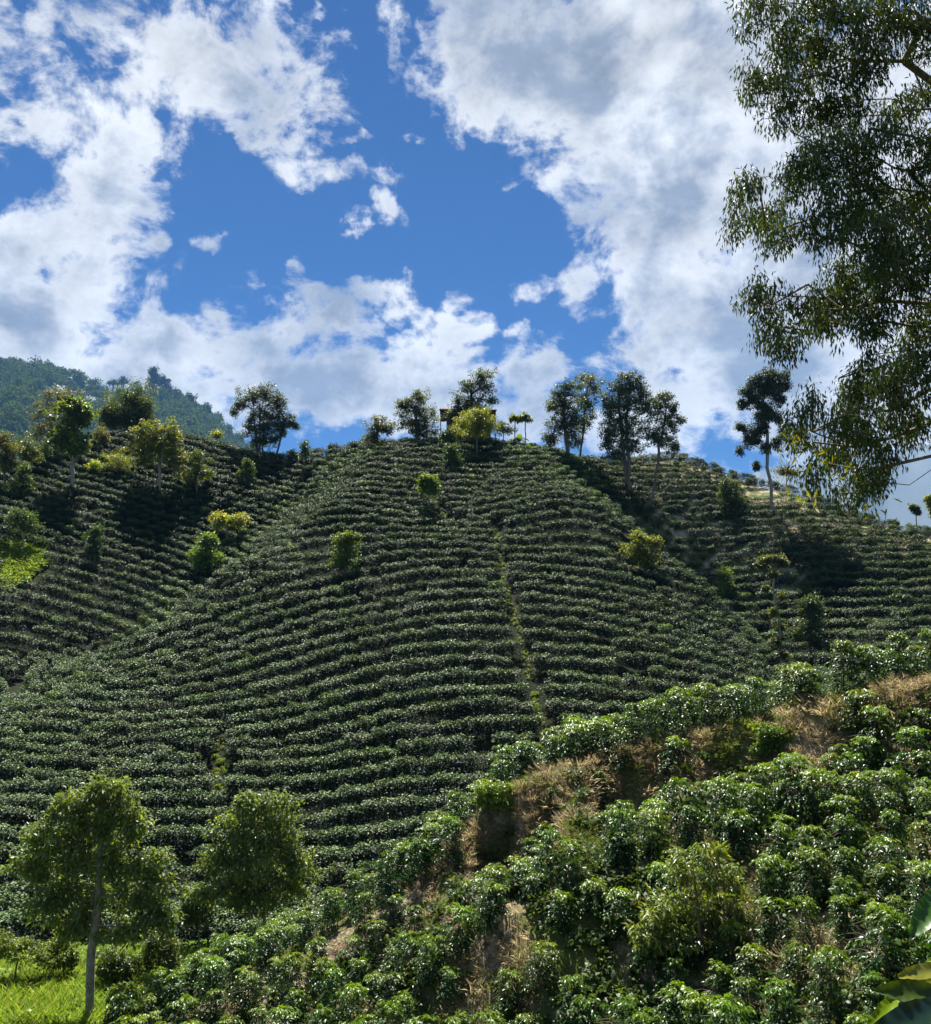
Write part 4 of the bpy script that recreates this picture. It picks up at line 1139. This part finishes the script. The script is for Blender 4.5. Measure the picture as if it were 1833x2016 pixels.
def crown_blob(seed, R0=4.5, n=420):
    r = np.random.default_rng(seed)
    lumps = np.array([(r.normal(0, R0 * .4), r.normal(0, R0 * .4), R0 * r.uniform(.5, 1.5), R0 * r.uniform(.4, .65)) for _ in range(7)])
    k = r.integers(0, 7, n); d = nrm(r.normal(size=(n, 3)))
    C = lumps[k, :3] + d * (lumps[k, 3] * r.uniform(.75, 1, n))[:, None]
    A = d * .6 + r.normal(0, .5, (n, 3)) + np.array([0, 0, -.3]); S = np.cross(A, [0, 0, 1.0]) + r.normal(0, .4, (n, 3))
    t = np.array(DG) * .9 + (np.array(MG) - np.array(DG)) * r.random((n, 1)) * .8
    return leaf_arrays(C, A, S, 1.05 * r.uniform(.6, 1.2, n), .75 * r.uniform(.6, 1.2, n), t, full=False)
blobs = [mesh_faces('forest_crown', *crown_blob(500 + i, 3.4 + .5 * (i % 4))) for i in range(7)]
pts = []
rf = np.random.default_rng(31)
for _ in range(3600):
    y = 1085 + 1140 * rf.random() ** .8; u = rf.uniform(-260, 560)
    x = (u - CU) / FV * y; z = TM1(x, y)
    if z < 5: continue
    pu_, pv_ = proj((x, y, z + 12))
    rid = np.interp(u, RU, RVV)
    if 80 < pu_ < 260 and rid + 2 < pv_ < rid + 36 and rf.random() < .9: continue      # pasture below the ridge
    if abs(y - MY) < 66 and u < 330: continue
    pts.append((x, y, z - 7))
pts = np.array(pts); n = len(pts)
sz = rf.uniform(2.2, 4.6, n)
scatter('forest', 'hazy forest covering the far hillside at left behind the plantation', pts, np.column_stack([np.zeros(n), np.zeros(n), rf.random(n) * 6.28]),
        np.column_stack([sz, sz, sz * rf.uniform(.9, 1.5, n)]), rf.integers(0, 7, n), blobs, M['dull_leaf'], 'forest')
RIDGE = [
 ('gum_tree','leftmost gum tree in the clump on the far ridge',(6,733),[(4,714,14,9),(10,722,10,6)]),
 ('gum_tree','second gum tree of the clump at the left end of the far ridge',(22,735),[(20,713,12,8),(26,721,10,7)]),
 ('gum_tree','third gum tree of the clump on the far ridge above the dark slope',(37,736),[(35,714,11,8),(39,722,9,6)]),
 ('gum_tree','rounded pair-like gum crown at the right end of the far ridge clump',(58,738),[(52,724,9,8),(63,722,9,7)]),
 ('umbrella_tree','smallest thin umbrella tree on the far ridge next to the gum clump',(89,740),[(90,732,7,4)]),
 ('umbrella_tree','tall thin umbrella tree left of the middle of the far ridge',(102,741),[(100,725,9,4)]),
 ('umbrella_tree','paired thin umbrella tree on the curve of the far ridge',(121,746),[(118,729,12,5),(128,736,9,4)]),
 ('umbrella_tree','widest umbrella tree standing clear on the far ridge',(154,757),[(150,736,20,6),(160,742,16,5)]),
 ('umbrella_tree','low umbrella tree right of the widest one on the far ridge',(180,763),[(180,752,11,5)]),
 ('umbrella_tree','thin low umbrella tree near the middle dip of the far ridge',(222,768),[(224,753,13,4)]),
 ('round_tree','small dark round tree on the far ridge behind the dome tree',(243,768),[(243,749,9,8)]),
 ('tall_tree','tallest dark pointed tree on the far ridge with ragged crown',(300,784),[(300,732,10,9),(302,750,15,12),(296,766,15,10)]),
 ('tall_tree','ragged dark tree joined to the tallest pointed one on the far ridge',(322,790),[(322,748,13,10),(326,766,15,12),(332,780,10,8)]),
 ('round_tree','rounded tree at the top of the descending part of the far ridge',(352,798),[(354,782,13,9)]),
 ('round_tree','broad dark tree in the middle of the descending far ridge',(376,806),[(376,786,13,9),(384,796,10,7)]),
 ('round_tree','dark tree beside the broad one on the descending far ridge',(404,822),[(403,802,12,9),(410,812,9,7)]),
 ('round_tree','small dark tree low on the descending far ridge',(428,840),[(428,822,11,9)]),
 ('round_tree','second lowest dark tree on the descending far ridge',(450,860),[(449,846,11,8)]),
 ('round_tree','lowest small tree where the far ridge meets the plantation',(470,876),[(470,864,10,7)]),
]
for i, (nm, lb, base, lobes) in enumerate(RIDGE):
    thin = nm == 'umbrella_tree'
    tree(nm, lb, 'tree', base, lobes, [DG, DG, MG], y=MY, zfun=TM1, cl_r=7.3, dens=.8 if not thin else .55, lpc=40 if not thin else 24, L=4.6, W=2.9, tr=2.0, leaf='dull_leaf', seed=300 + i, rtip=.29)

# far mountain on the right, haze blue painted into its surface colour
FYM = 5600.0
us = np.arange(1250, 2700, 16.0); ys = np.array([2800, 3300, 3800, 4200, 4600, 5000, 5350, 5600, 5850, 6400, 7600])
RU2 = [1250,1400,1480,1505,1530,1600,1700,1833,2000,2300,2700]; RV2 = [1050,985,940,926,932,915,893,878,850,880,950]
UU, YY = np.meshgrid(us, ys.astype(float))
rv2 = np.interp(UU, RU2, RV2); Yp = (CV - rv2) / FV
zr = FYM * (sp_ + Yp * cp) / (cp - Yp * sp_)
dd = FYM - YY
ZZ = np.maximum(zr - np.where(dd > 0, dd * .5, -dd * .4) + 66 * value_noise(UU * .02, YY * .0015, 1) * np.clip(np.abs(dd) / 400, 0, 1) + 3 * value_noise(UU * .07, YY * .02, 3), -27)
XX = (UU - CU) / FV * YY
idm = np.arange(UU.size).reshape(UU.shape)
Fm = np.stack([idm[:-1, :-1], idm[:-1, 1:], idm[1:, 1:], idm[1:, :-1]], -1).reshape(-1, 4)
tag(link_mesh('mountain', mesh_faces('mountain', np.stack([XX, YY, ZZ], -1).reshape(-1, 3), Fm, None, True), mat=plain_material('mountain_hazed_forest', (.012, .032, .04), (.02, .045, .05), .008)), kind='structure')

# ------------------------------------------------------------------ hut on the hilltop
def box_arr(x0, x1, y0, y1, z0, z1):
    V = np.array([(x, y, z) for x in (x0, x1) for y in (y0, y1) for z in (z0, z1)], float)
    F = np.array([(0, 1, 3, 2), (4, 6, 7, 5), (0, 4, 5, 1), (2, 3, 7, 6), (0, 2, 6, 4), (1, 5, 7, 3)])
    return V, F, np.ones((8, 3))
def hut():
    y = 118.0
    pl = pix(879, 815, y); pr = pix(966, 815, y)
    zb = Tz((pl[0] + pr[0]) / 2, y)
    e = empty('hut', (0, 0, 0), 'small brown hut with a dark overhanging roof half hidden on the hilltop', 'hut')
    ox, oz = pl[0], pix(879, 832, y)[2]
    e.location = (float(ox), y, float(oz))
    wd = pr[0] - pl[0]; h = pix(879, 809, y)[2] - oz; d = 4.0
    mw = plain_material('hut_wall', (.085, .055, .042), (.15, .10, .075), 9)
    mr = plain_material('hut_roof', (.05, .03, .025), (.10, .055, .04), 6)
    mt = plain_material('hut_timber', (.05, .035, .025), (.09, .06, .04), 12)
    base_d = float(oz - zb) + .8
    V, F, Tn = join_arrays([box_arr(0, wd, 0, .15, -base_d, h), box_arr(0, wd, d - .15, d, -base_d, h), box_arr(0, .15, .15, d - .15, -base_d, h), box_arr(wd - .15, wd, .15, d - .15, -base_d, h)])
    link_mesh('wall', mesh_faces('wall', V, F, Tn), e, mw)
    o_, rise = .95, .95
    for sgn in (0, 1):
        ya, yb = (-o_, d / 2) if sgn == 0 else (d + o_, d / 2)
        x0, x1 = -o_, wd + .8
        P = np.array([(x0, ya, h), (x1, ya, h - .12), (x1, yb, h + rise - .1), (x0, yb, h + rise)])
        V = np.concatenate([P, P - np.array([0, 0, .14])])
        F = np.array([(0, 1, 2, 3), (7, 6, 5, 4), (0, 4, 5, 1), (1, 5, 6, 2), (2, 6, 7, 3), (3, 7, 4, 0)])
        rf_ = link_mesh('roof_slope', mesh_faces('roof_slope', V, F), e, mr)
        V, F, Tn = join_arrays([tube_arrays([P[0] * (1 - t) + P[1] * t + np.array([0, 0, .02]), P[3] * (1 - t) + P[2] * t + np.array([0, 0, .02])], [.05, .05], 5) for t in np.linspace(.02, .98, 22)])
        tag(link_mesh('tile_ribs', mesh_faces('tile_ribs', V, F), rf_, mr), kind='stuff')
    for px_ in (-.75, wd + .6):
        link_mesh('post', mesh_faces('post', *box_arr(px_ - .06, px_ + .06, -.8, -.68, -base_d, h - .15)), e, mt)
    link_mesh('eave_beam', mesh_faces('eave_beam', *box_arr(-.9, wd + .7, -.83, -.69, h - .28, h - .155)), e, mt)
    link_mesh('railing', mesh_faces('railing', *box_arr(-.7, -.05, -.1, -.03, .12, .2)), e, mt)
    w_ = link_mesh('window', mesh_faces('window', *box_arr(.9, 1.7, -.03, .02, h * .35, h * .8)), e, mt)
hut()

# ------------------------------------------------------------------ banana plants and papaya trees
M['banana'] = leaf_material('banana_leaf', .4, .4, .5, .1, (1.4, 1.35, .4))
def banana(base_px, y, label, seed, h=1.5, nl=8, Ll=1.6, zz=None):
    r = np.random.default_rng(seed)
    b = pix(*base_px, y); b[2] = Tz(b[0], b[1]) if zz is None else zz
    e = empty('banana_plant', b, label, 'banana plant', None)
    link_mesh('stem', mesh_faces('stem', *tube_arrays([(0, 0, -.1), (.03, 0, h * .5), (0, .03, h)], [.11, .09, .05], 8), True), e, M['stem'])
    for k in range(nl):
        a = k * 2.4 + r.random(); up = r.uniform(.5, 1.25); L = Ll * r.uniform(.75, 1.1); n = 8
        t = np.linspace(0, 1, n)
        rad = L * (t * math.cos(up)) ; z = h + L * (t * math.sin(up)) - .75 * L * t ** 2.2 * (1.3 - up * .6)
        w_ = .24 * L / 1.2 * np.sin(np.pi * np.clip(t * .9 + .08, 0, 1)) ** .7
        V = []
        dx, dy = math.cos(a), math.sin(a)
        for i in range(n):
            for q, lift in ((-1, .06), (0, 0), (1, .06)):
                V.append((dx * rad[i] - dy * q * w_[i], dy * rad[i] + dx * q * w_[i], z[i] + lift * w_[i] * 4))
        F = [(i * 3 + q, i * 3 + q + 1, i * 3 + q + 4, i * 3 + q + 3) for i in range(n - 1) for q in (0, 1)]
        tn = np.array([[.11, .19, .02]]) * r.uniform(.7, 1.5)
        link_mesh('leaf', mesh_faces('leaf', np.array(V), np.array(F), np.repeat(tn, len(V), 0), True), e, M['banana'])
banana((1022, 868), 113, 'banana plant with glowing leaves between the yellow dome and the dense dark tree', 5, 1.3, 9, 1.7)
banana((1046, 872), 112, 'lower banana plant in front of the dense dark tree on the hilltop', 6, .8, 7, 1.3)
banana((1085, 1600), None or 28.4, 'small banana plant with torn pale leaves in the notch of the bare bank', 8, .25, 6, .6)
tree('papaya_tree', 'left papaya tree with flat leaf crown on the hilltop skyline', 'tree', (1013, 866), [(1014,821,9,3),(1009,825,6,4),(1020,826,6,4)], [LM, OL, GY], y=115, cl_r=.34, dens=.5, lpc=16, L=.5, W=.2, mode='droop', tr=.07, bark='pale_bark', seed=401, trunk_to=1.0)
tree('papaya_tree', 'right papaya tree with flat leaf crown near the banana plants', 'tree', (1034, 864), [(1034,818,10,3),(1028,823,7,4),(1041,824,7,5)], [LM, OL, GY], y=115, cl_r=.34, dens=.5, lpc=16, L=.5, W=.2, mode='droop', tr=.07, bark='pale_bark', seed=402, trunk_to=1.0)

# ------------------------------------------------------------------ grasses and weeds
def tuft(seed, n, h, spread, wid, tints, lean=.5):
    r = np.random.default_rng(seed)
    a = r.random(n) * 6.28; q = spread * np.sqrt(r.random(n))
    C = np.stack([np.cos(a) * q, np.sin(a) * q, np.full(n, -.03)], 1)
    A = np.stack([np.cos(a) * lean * r.random(n), np.sin(a) * lean * r.random(n), np.ones(n)], 1) + r.normal(0, .18, (n, 3))
    S = np.cross(A, r.normal(size=(n, 3)))
    t = np.array(tints)[r.integers(0, len(tints), n)] * r.uniform(.75, 1.25, (n, 1))
    return leaf_arrays(C, A, S, h * r.uniform(.5, 1.2, n), np.full(n, wid), t, fold=.1, droop=.35)
LAWN = [(.21,.34,.025),(.29,.40,.035),(.15,.26,.02),(.32,.36,.06)]
STRAWT = [(.34,.28,.16),(.48,.41,.25),(.26,.20,.115),(.40,.35,.19)]
GREENT = [(.16,.20,.03),(.22,.24,.05),(.10,.15,.03)]
g_kinds = [mesh_faces('grass_tuft', *tuft(600 + i, 46, .30 + .06 * (i % 3), .26, .02, LAWN)) for i in range(6)]
s_kinds = [mesh_faces('straw_tuft', *tuft(620 + i, 60, .20 + .05 * (i % 3), .24, .012, STRAWT if i < 5 else GREENT, 1.5)) for i in range(8)]
rg = np.random.default_rng(41)
# lawn in the hollow
P = np.column_stack([rg.uniform(-24, -5, 9000), rg.uniform(23, 35.5, 9000)])
z = T(P[:, 0], P[:, 1]); ok = H2(P[:, 0], P[:, 1]) < H1(P[:, 0], P[:, 1]) + .15
pj = np.array([proj((a, b, c)) for (a, b), c in zip(P, z)])
ok &= (pj[:, 0] > -60) & (pj[:, 0] < 420) & (pj[:, 1] < 2080)
P, z = P[ok], z[ok]; n = len(P)
sz = rg.uniform(.6, 1.3, n) * (1 + .45 * value_noise(P[:, 0] * .5, P[:, 1] * .5, 3))
scatter('grass', 'bright lime grass in the hollow around the big tree trunk', np.column_stack([P, z]), np.column_stack([rg.normal(0, .1, n), rg.normal(0, .1, n), rg.random(n) * 6.28]),
        np.column_stack([sz, sz, sz]), rg.integers(0, 6, n), g_kinds, M['grass'], 'grass')
# dry grass on the near spur
P = np.column_stack([rg.uniform(-13, 19, 30000), rg.uniform(13, 32, 30000)])
h2 = H2(P[:, 0], P[:, 1]); ok = h2 > H1(P[:, 0], P[:, 1]) + .1
P = P[ok]; z = T(P[:, 0], P[:, 1])
xs = P[:, 0]; s_ = np.interp(xs, CREST_XY[:, 0], CREST_XY[:, 1]) - P[:, 1]
u_ = CU + FV * P[:, 0] / P[:, 1]; Dq = np.interp(u_, CARVE_U, CARVE_D)
edge = np.exp(-((s_ + .05) / .7) ** 2) * (u_ > 850)
ribs = ((Dq < 1.05) & (u_ > 900) & (s_ > 0) & (s_ < 5.5)) * .95
strip = sstep(value_noise(P[:, 0] * .9, P[:, 1] * .22, 2), .18, .5) * (s_ > .6) * .5
face = ((s_ > .5) & (s_ < 2.2) & (Dq > 1.0)) * .34
pr_ = np.clip(edge + ribs + strip + face + .06, 0, 1)
ok = rg.random(len(P)) < pr_
P, z, u_ = P[ok], z[ok], u_[ok]; n = len(P)
gr = value_noise(P[:, 0] * .6, P[:, 1] * .5, 7)
pk = np.where(gr + rg.normal(0, .25, n) > .10, rg.integers(5, 8, n), rg.integers(0, 5, n))
sz = rg.uniform(.6, 1.25, n)
scatter('dry_grass', 'dry straw coloured grass on the bare bank and between the near coffee bushes', np.column_stack([P, z]), np.column_stack([rg.normal(0.25, .25, n), rg.normal(0, .2, n), rg.normal(0, .9, n)]),
        np.column_stack([sz, sz, sz]), pk, s_kinds, M['straw'], 'dry grass')
# weeds: broad leaved, on the left slope clearing, along the worn lines up the hill
def weed(seed, cols=None):
    r = np.random.default_rng(seed); n = 60
    C = ball(n, .34, r) * np.array([1, 1, .7]) + np.array([0, 0, .25]); A = nrm(r.normal(size=(n, 3))) + np.array([0, 0, .1]); S = np.cross(A, [0, 0, 1.0]) + r.normal(0, .3, (n, 3))
    return leaf_arrays(C, A, S, .17 * r.uniform(.7, 1.2, n), .11 * r.uniform(.7, 1.2, n), np.array(cols or LAWN)[r.integers(0, 4, n)] * r.uniform(.5, 1.0, (n, 1)), full=False)
w_kinds = [mesh_faces('weed_clump', *weed(640 + i)) for i in range(5)]
wp, gp = [], []
poly = np.array(GRASS_GAP, float)
for _ in range(4200):
    u, v = rg.uniform(-20, 100), rg.uniform(1060, 1168)
    if in_poly(np.array([u]), np.array([v]), poly)[0]:
        h = hit(u, v, .3, 60, 110)
        if h is not None: wp.append((h[0], h[1], h[2], rg.uniform(.7, 1.5)))
    if len(wp) > 750: break
for line, w_, m in ((PATH1, .22, 150), (PATH2, .3, 40), (PATH3, .5, 60)):
    seg = np.concatenate([[0], np.cumsum(np.linalg.norm(np.diff(line, axis=0), axis=1))])
    for q in rg.random(m) * seg[-1]:
        x = np.interp(q, seg, line[:, 0]) + rg.normal(0, w_); y = np.interp(q, seg, line[:, 1]) + rg.normal(0, w_)
        wp.append((x, y, Tz(x, y), rg.uniform(.25, .6)))
seam = ground_line([(705,905),(640,940),(560,984),(500,1040),(432,1112),(360,1172),(290,1238)])  # pale weeds added along the seam to stand in for its sunlit edge
seg = np.concatenate([[0], np.cumsum(np.linalg.norm(np.diff(seam, axis=0), axis=1))])
for q in rg.random(620) * seg[-1]:
    x = np.interp(q, seg, seam[:, 0]) + rg.normal(.3, .9); y = np.interp(q, seg, seam[:, 1]) - abs(rg.normal(0, 1.6))
    wp.append((x, y, Tz(x, y) + .1, rg.uniform(.4, .8)))
for _ in range(5200):
    x, y = rg.uniform(-12, 18), rg.uniform(13, 31)
    if float(H2(np.array([x]), np.array([y]))[0]) < float(H1(np.array([x]), np.array([y]))[0]) + .2: continue
    sq = np.interp(x, CREST_XY[:, 0], CREST_XY[:, 1]) - y
    if value_noise(np.array([x * .9]), np.array([y * .22]), 2)[0] > .22 and rg.random() < .8: continue
    if sq < .3 or (sq < 3 and rg.random() < .55): continue
    gp.append((x, y, Tz(x, y) - .05, rg.uniform(.5, 1.15)))
for _ in range(260):
    x, y = rg.uniform(-17, -6), rg.uniform(25, 34)
    if float(H2(np.array([x]), np.array([y]))[0]) > float(H1(np.array([x]), np.array([y]))[0]): continue
    wp.append((x, y, Tz(x, y) - .05, rg.uniform(.5, 1.2)))
gp = np.array(gp); n = len(gp)
u_kinds = [mesh_faces('undergrowth_clump', *weed(660 + i, [(.05,.10,.015),(.09,.15,.02),(.03,.07,.012),(.15,.19,.03)])) for i in range(5)]
scatter('undergrowth', 'low green undergrowth covering the ground between the near coffee bushes', gp[:, :3], np.column_stack([rg.normal(0, .15, n), rg.normal(0, .15, n), rg.random(n) * 6.28]),
        np.column_stack([gp[:, 3]] * 3), rg.integers(0, 5, n), u_kinds, M['grass'], 'undergrowth')
wp = np.array(wp); n = len(wp)
scatter('weeds', 'light green weeds in the clearing at far left and along the worn lines up the hill', wp[:, :3], np.column_stack([rg.normal(0, .15, n), rg.normal(0, .15, n), rg.random(n) * 6.28]),
        np.column_stack([wp[:, 3]] * 3), rg.integers(0, 5, n), w_kinds, M['grass'], 'weeds')

# ------------------------------------------------------------------ coffee branch beside the camera, lower right corner
def big_leaf(b, t, wid, tint, seed, sag=.12, cup=.25):
    r = np.random.default_rng(seed)
    b = np.array(b); t = np.array(t); ax = t - b; L = np.linalg.norm(ax); a = ax / L
    side = np.cross(a, np.array([0, -.75, .66])); side /= np.linalg.norm(side); nn = np.cross(side, a)
    if nn[2] < 0: nn = -nn
    n, m = 31, 9
    V = []
    for i in range(n):
        q = i / (n - 1)
        w_ = wid * (math.sin(math.pi * min(1, q * .92 + .02)) ** .72) * (1 - .25 * q) + .002
        for j in range(m):
            s = j / (m - 1) * 2 - 1
            vein = .028 * wid * math.sin(q * 2 * math.pi * 8.5 - abs(s) * 3.2) * abs(s) ** .6
            wave = .05 * wid * math.sin(q * 15 + seed + s * 1.5) * s * s
            p = b + ax * q + side * (s * w_ * .5) + nn * (cup * wid * abs(s) ** 1.5 * .5 + vein + wave - sag * L * q * q)
            V.append(p)
    F = [(i * m + j, i * m + j + 1, (i + 1) * m + j + 1, (i + 1) * m + j) for i in range(n - 1) for j in range(m - 1)]
    return np.array(V), np.array(F), np.repeat(np.array([tint], float), len(V), 0)
M['big_leaf'] = leaf_material('broad_coffee_leaf', .36, .5, .35, .1)
gb = np.array([2.0, 2.4, Tz(2.0, 2.4)])
cb = empty('coffee_branch', gb, 'close coffee branch with large dark and yellowing leaves in the lower right corner', 'branch')
stem_pts = [np.array([0, 0, -.1]), np.array([-.2, -.05, .35]), pix(1905, 2080, 2.3) - gb, pix(1875, 1990, 2.3) - gb, pix(1868, 1890, 2.35) - gb, pix(1872, 1740, 2.5) - gb]
link_mesh('stem', mesh_faces('stem', *tube_arrays(stem_pts, [.02, .016, .011, .008, .006, .004], 7), True), cb, M['stem'])
for i, (bu, bv, by, tu, tv, ty, wd, tint) in enumerate([
    (1868,1975,2.3, 1712,2042,2.05, .075, (.014,.040,.018)),
    (1865,1960,2.3, 1735,1945,2.25, .060, (.05,.085,.014)),
    (1866,1908,2.33, 1783,1913,2.2, .040, (.22,.20,.02)),
    (1866,1925,2.33, 1788,1938,2.3, .036, (.16,.17,.02)),
    (1768,1960,2.3, 1712,2022,2.2, .036, (.20,.27,.012)),
    (1862,1752,2.5, 1800,1832,2.4, .070, (.055,.125,.014)),
    (1870,1990,2.3, 1775,2065,2.1, .080, (.012,.036,.020)),
    (1872,1930,2.36, 1790,1972,2.3, .070, (.018,.045,.016)),
    (1868,1960,2.3, 1880,2060,2.2, .070, (.016,.040,.016))]):
    V, F, Tn = big_leaf(pix(bu, bv, by) - gb, pix(tu, tv, ty) - gb, wd, tint, i)
    link_mesh('leaf', mesh_faces('leaf', V, F, Tn, True), cb, M['big_leaf'])
    pet = [pix(bu, bv, by) - gb, stem_pts[3 if bv > 1940 else (4 if bv > 1800 else 5)]]

# ------------------------------------------------------------------ the hazy air
def haze():
    V, F, Tn = box_arr(-6600, 6600, -1300, 8600, -28, HAZE_TOP)
    m, w = new_mat('haze_air')
    pv = w.n('ShaderNodeVolumePrincipled')
    pv.inputs['Color'].default_value = (.19, .44, .88, 1)
    pv.inputs['Density'].default_value = HAZE
    pv.inputs['Anisotropy'].default_value = 0.0
    o = w.n('ShaderNodeOutputMaterial'); w.t.links.new(pv.outputs[0], o.inputs['Volume'])
    tag(link_mesh('haze', mesh_faces('haze', V, F), mat=m), 'thin blue haze in the air over the valley', None, None, 'stuff')
HAZE_TOP, HAZE = 1320, .00008
haze()
